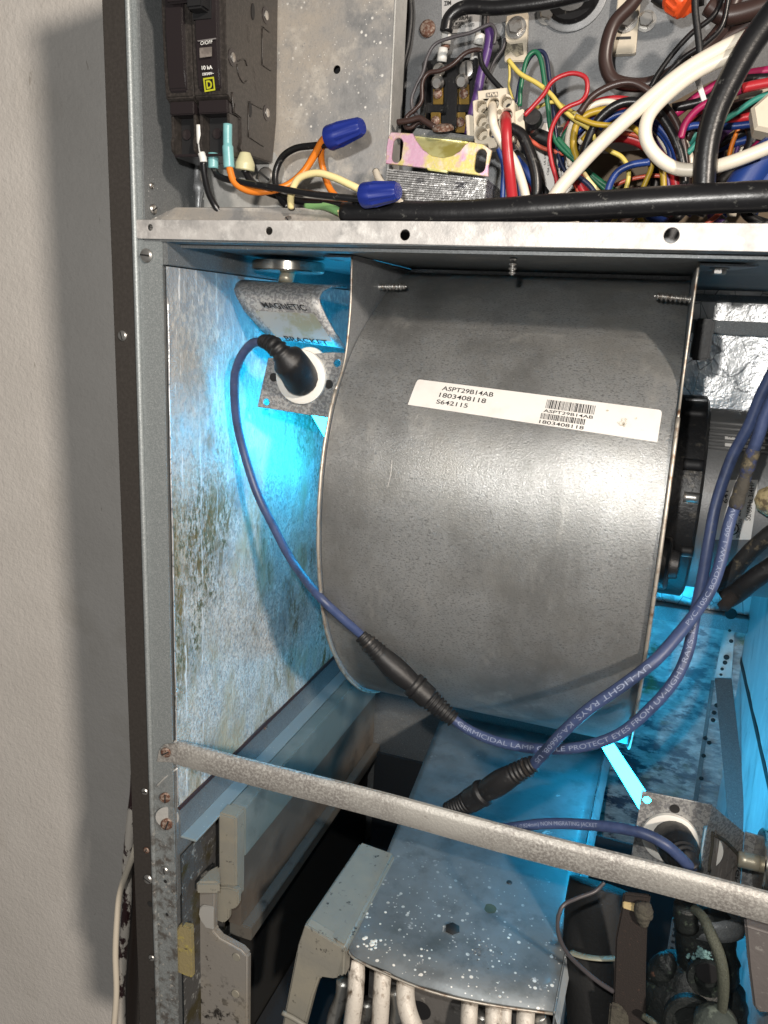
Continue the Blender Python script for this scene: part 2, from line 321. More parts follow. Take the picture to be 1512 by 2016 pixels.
def text(name, s, fmap, m, parent=None, bold=0., align=None):
    """lettering laid on a surface by fmap(u, v): u 0..1 along the line, v 0..1 the capital height"""
    cu = bpy.data.curves.new('t', 'FONT'); cu.body = s; cu.size = 1; cu.offset = bold
    o = bpy.data.objects.new('t', cu); col.objects.link(o); bpy.context.view_layer.update()
    me = bpy.data.meshes.new_from_object(o.evaluated_get(bpy.context.evaluated_depsgraph_get())); bpy.data.objects.remove(o)
    tb_ = bmesh.new(); tb_.from_mesh(me); bmesh.ops.triangulate(tb_, faces=tb_.faces)
    for _ in range(2):
        le = [e for e in tb_.edges if e.calc_length() > .16]
        if le: bmesh.ops.subdivide_edges(tb_, edges=le, cuts=1); bmesh.ops.triangulate(tb_, faces=tb_.faces)
    tb_.to_mesh(me); tb_.free()
    xs = [v.co.x for v in me.vertices]
    if not xs: return
    x0, x1 = min(xs), max(xs); h = .70
    for v in me.vertices: v.co = fmap((v.co.x - x0) / (x1 - x0), v.co.y / h)
    me.materials.clear(); me.name = name
    return finish(new_mesh_obj(name, me, m), parent)
def flat_map(o, ux, uy):
    o, ux, uy = Vector(o), Vector(ux), Vector(uy); return lambda u, v: o + ux * u + uy * v
def quad_map(p00, p10, p01, lift=.0004):
    p00, p10, p01 = Vector(p00), Vector(p10), Vector(p01)
    n = (p10 - p00).cross(p01 - p00).normalized()
    if n.dot(CAM - p00) < 0: n = -n
    return lambda u, v: p00 + (p10 - p00) * u + (p01 - p00) * v + n * lift
def screw_head(name, c, n, r, m, parent=None, hexa=False, slot=True, label=None):
    n = Vector(n).normalized()
    if hexa:
        bm = lathe(c, n, [(0, r * 1.35), (r * .18, r * 1.35), (r * .2, r * 1.0)], 20)
        lathe(Vector(c) + n * r * .2, n, [(0, r), (r * .6, r), (r * .72, r * .85)], 6, bm=bm)
    else:
        bm = lathe(c, n, [(0, r), (r * .2, r), (r * .42, r * .8), (r * .5, r * .45)], 18)
    o = part(name, bm, m, parent, 'auto', label)
    if slot:
        U = n.orthogonal().normalized(); a = random.uniform(0, 3.1); U = Matrix.Rotation(a, 3, n) @ U; V = n.cross(U)
        cc = Vector(c) + n * (r * (.74 if hexa else .46))
        q = [cc + U * (sx * r * .8) + V * (sy * r * .12) for sx, sy in ((-1, -1), (1, -1), (1, 1), (-1, 1))]
        s = extr(q, n * r * .08)
        bmj = bmesh.new(); bmj.from_mesh(o.data)
        bmj.free()
        so = part('slot', s, M['ink'], parent) if parent is not None else part('slot', s, M['ink'], None)
        if parent is None: so.parent = o; so.location = (0, 0, 0); so.data.transform(Matrix.Translation(Vector(so['_o']) - Vector(o['_o'])))
    return o
def wire(label, pp, r, m, cat='wire', group=None, seg=8, sub=7, name='wire', squash=1.):
    o = part(name, tube(pp, r, seg, sub, squash=squash), m, None, True); return tag(o, label, cat, group)

# ================================================================== SETTING: house wall
XL, XR, YB = -.325, .12, .40
bm = box(-2.2, -.02, .46, .50, -2.4, 1.2); tag(part('wall', bm, M['drywall']), kind='structure')

# ================================================================== CABINET
cab = thing('air_handler_cabinet', 'open metal air handler cabinet with dark brown jamb beside the painted wall', 'air handler', (-.1, .2, -.8))
ZT, ZBm = .42, -.80
part('jamb', box(-.3672, -.3485, .000, .45, ZBm, ZT, .0008), M['jamb'], cab, label='dark brown painted outer jamb')
bmf = bmesh.new()
# rolled galvanised flange: bead + flat
tube([Vector((-.3463, -.0005, ZBm)), Vector((-.3463, -.0005, ZT))], .0021, 12, 2, bm=bmf)
box(-.3463, -.3265, .0008, .0022, ZBm, .0440, bm=bmf)
box(-.3463, -.3412, .0008, .0022, .0440, ZT, bm=bmf)
part('flange', bmf, M['flange'], cab, 'auto')
# left side skin above the shelf, foil lining below, dull steel at the bottom
part('side_panel', box(-.3455, -.340, .0025, .45, .047, ZT), M['galv_dark'], cab)
# foil lining as a wavy sheet
def wavy(x0, y0, y1, z0, z1, ny, nz, amp, ax=0):
    nb = bmesh.new(); g = []
    for i in range(ny + 1):
        row = []
        for j in range(nz + 1):
            y = y0 + (y1 - y0) * i / ny; z = z0 + (z1 - z0) * j / nz
            e = min(1, 6 * i / ny, 6 * (ny - i) / ny)
            d = amp * e * (math.sin(y * 95 + z * 7) * .35 + math.sin(y * 41 + math.sin(z * 21) * 1.5) * .45 + math.sin(z * 60 + y * 30) * .3 + random.uniform(-.12, .12))
            row.append(nb.verts.new((x0 + d, y, z) if ax == 0 else (y, x0 + d, z)))
        g.append(row)
    for i in range(ny):
        for j in range(nz): nb.faces.new((g[i][j], g[i + 1][j], g[i + 1][j + 1], g[i][j + 1]))
    return nb
part('foil_lining', wavy(XL, .0035, .44, -.392, .0275, 60, 70, .0011), M['foil'], cab, True, label='crumpled foil faced insulation stained with brown mould')
tube_edge = tube([Vector((XL + .0006, .004 + .0, z)) + Vector((random.uniform(-.0004, .0004), 0, 0)) for z in [(-.39 + .0209 * k) for k in range(20)]], .0007, 6, 3)
part('foil_edge', tube_edge, M['foil_back'], cab, True)
part('side_skin', box(-.345, -.3285, .003, .45, ZBm, .0465), M['galv_dark'], cab)
part('upper_strip', box(-.3283, -.3235, .003, .44, .0285, .0445, .0005), M['galv_dark'], cab)
# divider shelf: front rail with holes + deck + folded lip
zt0, zb0 = .0565, .0448
rx0, rx1 = -.3475, .17
out = [(rx1, zt0), (rx0 + .004, zt0), (rx0 + .0012, zt0 - .0015), (rx0, zt0 - .005), (rx0 + .001, zb0 + .002), (rx0 + .004, zb0), (rx1, zb0 - .0022)]
holes = []
for (hx, hy, r) in ((297, 448, .0024), (531, 455, .0027), (798, 463, .0034), (1322, 464, .0042)):
    q = P(hx, hy, 0); holes.append((q.x, q.z, r))
cplate('shelf_rail', out, holes, .0014, (0, -.0005, 0), (1, 0, 0), (0, 0, 1), M['rail'], cab, .0003)
part('divider_shelf', box(-.340, .17, .0006, .40, .0432, .0446), M['galv_dark'], cab)
part('shelf_lip', box(-.338, .17, .0195, .021, .0408, .0431), M['galv_dark'], cab)
screw_head('screw', (P(297, 448, 0).x, .002, P(297, 448, 0).z), (0, -1, 0), .0022, M['screw'], cab)
bmh = box(P(531, 455, 0).x - .0035, P(531, 455, 0).x + .0035, .012, .013, .044, .056); part('hole_backing', bmh, M['galv_bright'], cab)
for (px, py, r, mm) in ((289, 503, .0046, 'screw'), (242, 661, .0036, 'screw')):
    q = P(px, py, 0); screw_head('screw', (q.x, -.0002, q.z), (0, -1, 0), r, M[mm], cab)
# breaker panel and its folded right edge
q1 = P(768, 200, .062).x
cplate('breaker_panel', [(-.3395, .046), (q1, .046), (q1, ZT), (-.3395, ZT)], [(P(663, 137, .062).x, P(663, 137, .062).z, .0028)], .0014, (0, .0625, 0), (1, 0, 0), (0, 0, 1), M['panel'], cab)
part('panel_edge', box(q1 - .0006, q1 + .0010, .0618, .084, .046, ZT, .0004), M['galv_bright'], cab)
part('void_panel', box(P(660, 137, .08).x - .02, P(660, 137, .08).x + .02, .075, .077, .1, .2), M['void'], cab)
# ledge lip behind rail
lip = [P(296, 432, .008), P(345, 408, .012), P(640, 409, .014), P(672, 424, .014), P(676, 440, .010), P(300, 445, .004)]
part('ledge', sheet(lip, .0012, .0003), M['panel'], cab)
screw_head('screw', P(568, 434, .012), (0, -1, .3), .003, M['screw'], cab)
# corner bump where panel meets side
part('corner_fold', tube([P(390, 318, .060), P(388, 350, .059), P(392, 375, .058), P(390, 412, .058)], lambda t: .0022 + .0022 * math.exp(-((t - .55) / .12) ** 2), 10, 6), M['galv'], cab, True)
part('back_plate_light', sheet([P(400, 300, .0607), P(540, 300, .0607), P(560, 330, .0607), P(556, 408, .0607), P(402, 408, .0607)], .0008), M['galv_bright'], cab)
for (x, y, r) in ((157, 987, .0022), (165, 1112, .0034)):
    q = PX(*A_(x, y), -.3398); screw_head('screw', q, (1, 0, 0), r, M['screw'], cab)
screw_head('screw', P(*A_(766, 938), .058), (0, -1, 0), .0062, M['screw'], cab)
# control panel, back of upper bay
YC = .125
part('control_panel', box(-.34, .25, YC, YC + .002, .046, ZT), M['control'], cab)
part('cardboard_liner', sheet([P(1040, 300, YC - .003), P(1160, 200, YC - .003), P(1300, 215, YC - .003), P(1400, 160, YC - .003), P(1560, 120, YC - .003), P(1560, 440, YC - .003), P(1020, 440, YC - .003)], .001), mat('brown_liner', (.16, .12, .08), .8), cab)
part('top_panel', box(-.373, .25, 0, .45, ZT, ZT + .01), M['galv_dark'], cab)
part('upper_right_side', box(.248, .252, .003, .45, .05, ZT), M['galv_dark'], cab)
# back wall: quilted foil up, mouldy foil low, bars
bx0 = -.34
part('back_wall', box(bx0, .30, YB + .012, YB + .03, ZBm, .046), M['galv_dark'], cab)
part('back_foil', wavy(YB, bx0, .16, -.288, .044, 90, 60, .0025, 1), M['foil_back'], cab, True, label='bright quilted foil at the back')
part('back_lower_foil', wavy(YB, -.02, XR + .02, -.79, -.306, 70, 60, .0020, 1), M['foil_mold'], cab, True, label='foil with black and olive mould spots')
part('cross_bar', box(bx0, XR, YB - .012, YB + .004, -.305, -.289, .0006), M['galv'], cab)
part('cross_bar', box(bx0, .16, YB - .02, YB, .0012, .0142, .0006), M['galv_dark'], cab)
part('cross_bar', box(bx0, .16, YB - .016, YB, .0320, .0385, .0006), M['galv_dark'], cab)
# right wall: two-height enamel lining with a seam
part('right_lining', wavy(XR, .0, YB, -.337, .042, 40, 40, .0006), M['blue_paint'], cab, True)
part('right_lining_lower', wavy(XR + .001, .0, YB, -.79, -.343, 40, 40, .0008), M['blue_paint'], cab, True)
part('seam', box(XR - .0006, XR + .004, .0, YB, -.3435, -.3365), M['seam'], cab)
part('right_skin', box(XR + .004, XR + .02, .0, .45, ZBm, .043), M['galv_dark'], cab)
part('cabinet_floor', box(-.345, .14, .003, .45, ZBm, ZBm + .01), M['floor_dark'], cab)
# perforated bracket strip and dark post in the far right corner
bmp = extr([PX(1480 - 70, 1330, XR - .012), PX(1440, 1330, XR - .004), PX(1478, 1640, XR - .004), PX(1430, 1640, XR - .012)], (-.001, 0, 0), 0)
# post on the back right corner runs down towards the viewer
a0, a1, b0, b1 = P(1407, 1335, .385), P(1440, 1335, .385), P(1436, 1640, .22), P(1476, 1640, .22)
part('corner_post', sheet([a0, a1, b1, b0], .002, .0003), M['galv_dark'], cab); bmp.free()
st = [P(1428, 1222, .392), P(1448, 1222, .392), P(1440, 1334, .384), P(1407, 1334, .384)]
part('perforated_strip', sheet(st, .001, .0002), M['galv_bright'], cab)
for (x, y, r) in ((822, 213, .0016), (832, 285, .0022), (800, 395, .0030), (790, 432, .0024), (770, 476, .0018), (762, 515, .0016)):
    q = P(*L_(x, y), .383); part('hole', lathe(q, (0, -1, 0), [(0, r), (.0004, r)], 12), M['ink'], cab)
e0 = [P(1400, 1340, .392), P(1407, 1340, .392), P(1374, 1580, .392), P(1364, 1580, .392)]
part('corner_edge_strip', sheet(e0, .001), M['galv_dark'], cab)
for (x, y) in ((733, 725), (716, 775), (708, 826), (682, 980), (643, 1070), (628, 1225), (655, 950)):
    q = P(*L_(x, y), .390); part('rivet', lathe(q, (0, -1, 0), [(0, .0026), (.0015, .0018)], 10), M['ink'], cab)
q = P(*L_(830, 97), .384); part('hole', lathe(q, (0, -1, 0), [(0, .0060), (.001, .0060)], 16), M['void'], cab)
# brace bar across the front
bz = -.3415
def brace_pts():
    h = .0100
    top, bot = bz + h, bz - h
    return top, bot
top, bot = brace_pts()
bmB = bmesh.new()
prof = [(.0012, bot + .0012), (.0, bot + .0040), (-.0006, bz), (.0, top - .0044), (.0010, top - .0018), (.0032, top), (.0055, top + .0001), (.0055, top - .0008), (.0022, top - .0012), (.0012, bz), (.0022, bot + .0012), (.009, bot + .001), (.009, bot), (.0016, bot)]
rings = []
for x in [(-.326 + i * .02) for i in range(25)]: rings.append([bmB.verts.new((x, y, z + .0006 * math.sin(x * 30))) for y, z in prof])
for r0, r1 in zip(rings, rings[1:]):
    for k in range(len(prof)): bmB.faces.new((r0[k], r0[(k + 1) % len(prof)], r1[(k + 1) % len(prof)], r1[k]))
bmB.faces.new(rings[0]); bmB.faces.new(rings[-1][::-1])
part('brace_bar', bmB, M['brace'], cab, 'auto', 'speckled oxidised steel brace bar')
ear = [P(312, 1478, -.001), P(322, 1466, -.001), P(352, 1463, -.001), P(352, 1502, -.001), P(308, 1500, -.001)]
part('brace_ear', sheet(ear, .0014, .0004), M['brace'], cab)
screw_head('screw', P(327, 1481, -.002), (.2, -1, 0), .0042, M['rust'], cab)
# lower left corner plate with rusty screws
cp = [PX(310, 1545, -.3262), PX(350, 1508, -.3235), PX(362, 1508, -.3235), PX(420, 1600, -.3235), PX(372, 1660, -.3235), PX(316, 1700, -.3262)]
part('corner_plate', extr([(-.3265, .0022, -.352), (-.3265, .05, -.352), (-.3265, .05, -.46), (-.3265, .0022, -.48)], (.0012, 0, 0), .0003), M['galv_dark'], cab)
part('scraped_edge', tube([P(308, 1548, .000), P(325, 1531, .001), P(350, 1512, .003)], .0008, 6, 4), M['galv_bright'], cab, True)
for (x, y, r) in ((256, 545, .0046), (266, 695, .0052)):
    q = P(*F_(x, y), .002); screw_head('rusty_screw', (q.x, .0003, q.z), (.5, -1, 0), r, M['rust'], cab)
q = P(*F_(264, 660), .002); part('washer', lathe((q.x, .0012, q.z), (.4, -1, 0), [(0, .0095), (.0008, .0095)], 22), M['galv_bright'], cab)
for (x, y, r, rr) in ((135, 515, .0030, 'screw'), (145, 850, .0028, 'rust'), (155, 1015, .0042, 'screw'), (250, 965, .0034, 'screw'), (165, 1160, .0026, 'void'), (175, 1465, .0030, 'screw'), (252, 1030, .0015, 'void'), (180, 1650, .0012, 'void'), (175, 1700, .001, 'void'), (262, 1220, .0014, 'void')):
    q = P(*F_(x, y), 0)
    if rr == 'void': part('hole', lathe((q.x, -.0006, q.z), (0, -1, 0), [(0, r), (.0003, r)], 14), M['ink'], cab)
    else: screw_head('screw', (q.x, -.0008, q.z), (0, -1, 0), r, M[rr], cab)
part('lower_side_lining', wavy(-.3225, .004, .44, -.79, -.437, 40, 40, .0012), mat('grimy_lining', (.10, .10, .10), .6, .5, [((.35, .36, .35), 150, .58, .66), ((.07, .06, .03), 30, .5, .6)], .6, 140), cab, True)
# support channel along the left wall
part('support_channel', box(-.3275, -.3245, .006, .44, -.422, -.3925, .0006), M['galv_dark'], cab)
part('channel_trim', box(-.3246, -.3226, .004, .44, -.3945, -.3915, .0003), mat('dark_red_trim', (.035, .015, .015), .6), cab)
part('channel_flange', box(-.3280, -.3105, .008, .44, -.4235, -.4215, .0004), mat('lit_galvanised_flange', (.46, .54, .56), .35, .6, [((.7, .72, .7), 190, .14, .08, 0, (1, 1, 1), 'v')], .1, 300), cab)  # pale blue-grey puts the light on the upward face into the colour
screw_head('screw', PX(*F_(820, 148), -.3243), (1, 0, 0), .003, M['rust'], cab)

# ================================================================== BLOWER HOUSING
XA, XB = -.215, .0125
blo = thing('blower_housing', 'curved galvanised blower housing with a white part number sticker across it', 'blower', (-.1, .2, -.375))
prof0 = [(.215, .0435), (.175, .0355), (.1522, .0273), (.1004, -.0015), (.0699, -.0235), (.0505, -.048), (.0367, -.0719), (.0276, -.1031), (.0248, -.132), (.0256, -.1622), (.0315, -.195), (.0439, -.2299), (.0665, -.2646), (.1092, -.3064), (.1642, -.3404), (.225, -.352), (.29, -.335), (.34, -.28)]
pv = spline([Vector((0, a, b)) for a, b in prof0], 6)
# smooth the profile
for _ in range(14): pv = [pv[0]] + [(pv[i - 1] + pv[i] * 2 + pv[i + 1]) / 4 for i in range(1, len(pv) - 1)] + [pv[-1]]
AL = [0.]
for i in range(1, len(pv)): AL.append(AL[-1] + (pv[i] - pv[i - 1]).length)
def prof_at(s):
    for i in range(1, len(pv)):
        if AL[i] >= s or i == len(pv) - 1:
            t = (s - AL[i - 1]) / (AL[i] - AL[i - 1]); p = pv[i - 1].lerp(pv[i], t); d = (pv[i] - pv[i - 1]).normalized(); return p, Vector((0, d.z, -d.y))
def prof_hit(px, py):
    """(X, arc length) where the view ray meets the wrap"""
    d = ray(px, py)
    for i in range(1, len(pv)):
        a, b = pv[i - 1], pv[i]
        # solve CAM + d t = a + (b-a) u in YZ
        A11, A12, A21, A22 = d.y, -(b.y - a.y), d.z, -(b.z - a.z); det = A11 * A22 - A12 * A21
        if abs(det) < 1e-12: continue
        r1, r2 = a.y - CAM.y, a.z - CAM.z
        t = (r1 * A22 - A12 * r2) / det; u = (A11 * r2 - A21 * r1) / det
        if -.001 <= u <= 1.001 and t > 0: return CAM.x + d.x * t, AL[i - 1] + u * (AL[i] - AL[i - 1])
def outn(n): return n if n.dot(Vector((0, -1, 0.0))) > 0 or True else -n
bm = bmesh.new(); ra = []; NX = 12
for p in pv: ra.append([bm.verts.new((XA + .001 + (XB - XA - .002) * k / NX, p.y, p.z)) for k in range(NX + 1)])
for a, b in zip(ra, ra[1:]):
    for k in range(NX): bm.faces.new((a[k], a[k + 1], b[k + 1], b[k]))
ret = bmesh.ops.solidify(bm, geom=bm.faces[:], thickness=.001)
part('scroll_wrap', bm, M['housing'], blo, 'auto')
# side plates stand 2.5 mm proud of the wrap
off = []
for i, p in enumerate(pv):
    d = (pv[min(i + 1, len(pv) - 1)] - pv[max(i - 1, 0)]).normalized(); n = Vector((0, d.z, -d.y))
    if n.dot(Vector((0, .2, -.15)) - p) > 0: n = -n
    off.append(p + n * .0028)
low = [q for q in off if q.z < -.05]
outline = [(.30, .0425), (.068, .0425), (.0687, .012), (.0662, -.010), (.0620, -.028), (.0548, -.0405)] + [(q.y, q.z) for q in low] + [(.36, -.2), (.36, .0425)]
for X, nm in ((XA - .0012, 'side_plate'), (XB, 'side_plate')):
    b2 = extr([(X, y, z) for y, z in outline], (.0012, 0, 0), 0); part(nm, b2, M['galv'], blo)
    # rolled seam bead along the joint
    sb = [Vector((X + .0006, q.y, q.z)) for q in low]
    rnd = random.Random(3)
    sb = [q + Vector((0, rnd.uniform(-.0004, .0004), rnd.uniform(-.0004, .0004))) for q in sb]
    part('seam_bead', tube(sb, .0013, 6, raw=True), M['edge'], blo, True)
    part('rusted_edge', tube([Vector((X + .0006, y, z)) for y, z in outline[1:7]], .0009, 6, 3), M['edge'], blo, True)
part('mounting_flange', extr([(XB, .068, .0408), (.047, .070, .0408), (.036, .10, .0408), (XB, .12, .0408)], (0, 0, .0014), .0003), M['galv'], blo)
part('mounting_flange', extr([(XA, .068, .0408), (-.236, .066, .0408), (-.243, .10, .0408), (XA, .12, .0408)], (0, 0, .0014), .0003), M['galv'], blo)
screw_head('screw', (.026, .082, .0405), (0, 0, -1), .0042, M['screw'], blo, hexa=True)
# threaded screw tips poking through
def screw_tip(name, p, d, L, r, parent, m=None):
    def rf(t):
        return r * (1 - .6 * max(0, t - .85) / .15) * (1 + .28 * math.sin(t * L / .0030 * 2 * math.pi))
    d = Vector(d).normalized(); pp = [Vector(p) + d * (L * k / 72) for k in range(73)]
    return part(name, tube(pp, rf, 8, raw=True), m or M['screw'], parent, True)
pl = P(757, 559, .14); screw_tip('screw_tip', (XA, .125, .024), (1, -.15, .03), .024, .0023, blo)
screw_tip('screw_tip', (XB, .115, .0225), (-1, -.1, .06), .024, .0023, blo)
s1 = P(1027, 505, .10); screw_tip('screw_tip', (s1.x, .070, .0430), (.02, -.05, -1), .011, .0022, cab)
part('wrap_lip', box(XA + .002, XB - .001, .196, .199, .034, .0425), M['galv'], blo)
for (sx, sz) in ((XB + .0012, -.112), (XB + .0012, -.060)): pass
sc_ = [prof_hit(772, 905), prof_hit(769, 935), prof_hit(762, 962)]
part('scratch', tube([Vector((X_, *prof_at(s_)[0][1:])) + Vector((0, -.0001, 0)) for X_, s_ in sc_], .00022, 5, 4), M['rail'], blo, True)
# sticker
cs = [prof_hit(803, 797), prof_hit(1294, 871), prof_hit(1304, 808), prof_hit(822, 747)]
def stick(u, v, lift=.0003):
    # bilinear in (X, s)
    a, b, c, d = cs
    X = (a[0] * (1 - u) + b[0] * u) * (1 - v) + (d[0] * (1 - u) + c[0] * u) * v
    s = (a[1] * (1 - u) + b[1] * u) * (1 - v) + (d[1] * (1 - u) + c[1] * u) * v
    p, n = prof_at(s)
    if n.dot(Vector((0, .2, -.15)) - p) > 0: n = -n
    return Vector((X, p.y, p.z)) + n * lift
bm = bmesh.new(); nu, nv = 40, 10; g = []
for i in range(nu + 1):
    row = []
    for j in range(nv + 1):
        u, v = (.5 - .5 * math.cos(math.pi * i / nu)), j / nv
        # rounded corners
        du = min(u, 1 - u) * 9; vv = v
        if du < .10 and v > .5: k = 1 - math.sqrt(max(0, 1 - (1 - du / .10) ** 2)); vv = .5 + (v - .5) * (1 - .26 * k)
        row.append(bm.verts.new(stick(u, vv)))
    g.append(row)
for i in range(nu):
    for j in range(nv): bm.faces.new((g[i][j], g[i + 1][j], g[i + 1][j + 1], g[i][j + 1]))
stk = part('sticker', bm, M['paper'], blo, True, 'white part number sticker')
def on_stick(u0, u1, v0, v1): return lambda u, v: stick(u0 + (u1 - u0) * u, v0 + (v1 - v0) * v, .0006)
text('lettering', 'ASPT29B14AB', on_stick(.122, .342, .70, .86), M['ink'], stk, .008)
text('lettering', '1803408118', on_stick(.120, .320, .44, .60), M['ink'], stk, .008)
text('lettering', 'S642115', on_stick(.117, .252, .19, .34), M['ink'], stk, .008)
text('lettering', 'ASPT29B14AB', on_stick(.558, .752, .42, .52), M['ink'], stk, .008)
text('lettering', '1803408118', on_stick(.552, .725, .04, .15), M['ink'], stk, .008)
def bars(parent, fm, n, seed):
    rnd = random.Random(seed); nb = bmesh.new(); u = 0
    while u < 1:
        w = rnd.choice((.008, .008, .016, .024)); 
        vs = [nb.verts.new(fm(a, b)) for a, b in ((u, 0), (min(1, u + w), 0), (min(1, u + w), .33), (min(1, u + w), .66), (min(1, u + w), 1), (u, 1), (u, .66), (u, .33))]
        nb.faces.new((vs[0], vs[1], vs[2], vs[7])); nb.faces.new((vs[7], vs[2], vs[3], vs[6])); nb.faces.new((vs[6], vs[3], vs[4], vs[5]))
        u += w + rnd.choice((.009, .014, .02))
    part('barcode', nb, M['ink'], parent)
sm_ = bmesh.new()
for (u_, v_, w_, h_2) in ((.868, .50, .010, .10), (.862, .40, .016, .07), (.872, .36, .006, .05), (.80, .75, .005, .03), (.91, .62, .004, .04)):
    sm_.faces.new([sm_.verts.new(stick(u_ + w_ * math.cos(a) * (1 + .3 * math.sin(3 * a)), v_ + h_2 * math.sin(a), .0007)) for a in [k * math.pi / 6 for k in range(12)]])
part('smudge', sm_, mat('tan_smudge', (.42, .38, .30), .8, 0, [((.6, .57, .52), 500, .45, .55)]), stk)
bars(stk, on_stick(.562, .752, .56, .86), 50, 1); bars(stk, on_stick(.552, .725, .19, .38), 50, 2)

# ================================================================== MOTOR
mot = thing('blower_motor', 'grey cast electric motor held in a dusty black slotted band right of the blower housing', 'motor', (.06, .2, -.19))
my, mz, mr = .214, -.131, .074
bm = lathe((.013, my, mz), (1, 0, 0), [(0, .03), (.0, .080), (.002, .083), (.024, .083), (.026, .080), (.026, .03)], 48)
mb = part('motor_band', bm, M['motor_band'], mot, 'auto')
sh = [(0, .03), (0, mr)]
for k in range(5): sh += [(.001 + k * .0, mr)]
bm = lathe((.0385, my, mz), (1, 0, 0), [(0, .03), (0, mr), (.125, mr), (.127, .03)], 48)
ms = part('motor_shell', bm, M['motor'], mot, 'auto')
for k in range(5):   # cooling ribs along the top of the shell
    a = math.radians(118 + k * 5.0)
    c, s = math.cos(a), math.sin(a)
    p0 = Vector((.037, my + c * (mr + .0008), mz + s * (mr + .0008)))
    part('cooling_rib', tube([p0, p0 + Vector((.12, 0, 0))], .0016, 6, 2), M['motor'], mot, True)
def cyl(X, a, r=mr + .0004): return Vector((X, my + math.cos(a) * r, mz + math.sin(a) * r))
def cyl_hit(px, py, R=mr):
    d = ray(px, py); oy, oz = CAM.y - my, CAM.z - mz
    A = d.y ** 2 + d.z ** 2; Bq = 2 * (oy * d.y + oz * d.z); Cq = oy * oy + oz * oz - R * R; disc = max(0, Bq * Bq - 4 * A * Cq)
    t = (-Bq - math.sqrt(disc)) / (2 * A); p = CAM + d * t; return p.x, math.atan2(p.z - mz, p.y - my) % (2 * math.pi)
def cyl_quad(name, px4, m, parent, r, n=8):
    h = [cyl_hit(*p) for p in px4]
    def f(u, v, lift=r):
        X = (h[0][0] * (1 - u) + h[1][0] * u) * (1 - v) + (h[3][0] * (1 - u) + h[2][0] * u) * v
        a = (h[0][1] * (1 - u) + h[1][1] * u) * (1 - v) + (h[3][1] * (1 - u) + h[2][1] * u) * v
        return cyl(X, a, mr + lift)
    nb = bmesh.new(); g = [[nb.verts.new(f(i / n, j / n)) for j in range(n + 1)] for i in range(n + 1)]
    for i in range(n):
        for j in range(n): nb.faces.new((g[i][j], g[i + 1][j], g[i + 1][j + 1], g[i][j + 1]))
    return part(name, nb, m, parent, True), f
l1, f1 = cyl_quad('sticker', [(1427, 885), (1506, 885), (1506, 855), (1427, 855)], M['paper'], ms, .0004)
text('lettering', 'KM5AH', lambda u, v: f1(.08 + .38 * u, .72 + .2 * v, .0007), M['ink'], l1, .01)
l2, f2 = cyl_quad('sticker', [(1398, 1062), (1478, 1062), (1492, 945), (1412, 945)], M['paper'], ms, .0004)
def vert(u0, v0, v1, h): return lambda u, v: f2(u0 - h * (v - .0), v0 + (v1 - v0) * u, .0008)
text('lettering', '50/60Hz 3/4HP', vert(.92, .33, .97, .12), M['ink'], l2, .01)
text('lettering', '208', vert(.66, .40, .58, .12), M['ink'], l2, .01)
text('lettering', 'BROAD-OCEAN', vert(.72, .04, .36, .09), M['ink'], l2, .01)
text('lettering', '641', vert(.30, .62, .82, .10), M['ink'], l2, .01)
nbm = bmesh.new()
for rr in (.0052, .0030):
    cc = f2(.48, .2, .0009)
    for k in range(24):
        a0, a1 = 2 * math.pi * k / 24, 2 * math.pi * (k + 1) / 24
        e = [(rr, a0), (rr, a1), (rr - .0009, a1), (rr - .0009, a0)]
        nbm.faces.new([nbm.verts.new(cc + Vector((q * math.cos(a), 0, q * math.sin(a)))) for q, a in e])
part('emblem', nbm, M['ink'], l2)
# slots in the band
for (x0, y0, x1, y1, r, mm) in ((1345, 813, 1390, 816, .0034, 'void'), (1345, 914, 1385, 917, .0046, 'void'), (1345, 978, 1376, 981, .0040, 'screw'), (1340, 1083, 1365, 1086, .0040, 'void'), (1350, 787, 1392, 789, .0016, 'galv')):
    h0, h1 = cyl_hit(x0, y0, .083), cyl_hit(x1, y1, .083)
    pp = [cyl(h0[0] + (h1[0] - h0[0]) * k / 4, h0[1] + (h1[1] - h0[1]) * k / 4, .0829) for k in range(5)]
    part('slot', tube(pp, r, 10, raw=True, squash=1), M[mm], mot, True)
    rim = [p + Vector((0, 0, -r)) + Vector((0, -.0004, 0)) for p in pp]
    part('slot_rim', tube(rim, .0006, 6, raw=True), M['screw'], mot, True)
hb = P(1340, 1030, .10)
part('shaft_hub', lathe((.012, my - .084, mz - .036), (1, -.1, 0), [(0, .020), (.010, .020), (.012, .018), (.0125, .011), (.018, .010), (.0185, 0.002)], 28), M['motor_band'], mot, 'auto')
part('hub_ring', lathe((.0245, my - .0853, mz - .036), (1, -.1, 0), [(0, .0085), (.004, .0085), (.0045, .005)], 24), M['rust'], mot, 'auto')
part('grommet', lathe((.010, my - .087, mz - .036), (1, -.1, 0), [(0, .017), (.005, .017), (.006, .014)], 28), M['galv'], mot, 'auto')
bmj = box(.02, .034, .20, .235, -.02, .012, .002); tag(part('junction_block', bmj, M['black']), 'small black plastic block in shadow above the motor behind the housing edge', 'plastic block')
part('tan_lump', lathe(P(1520, 985, .125), (-.3, -1, 0), [(0, .010), (.004, .011), (.008, .008), (.010, .003)], 9), M['tan'], mot, True)

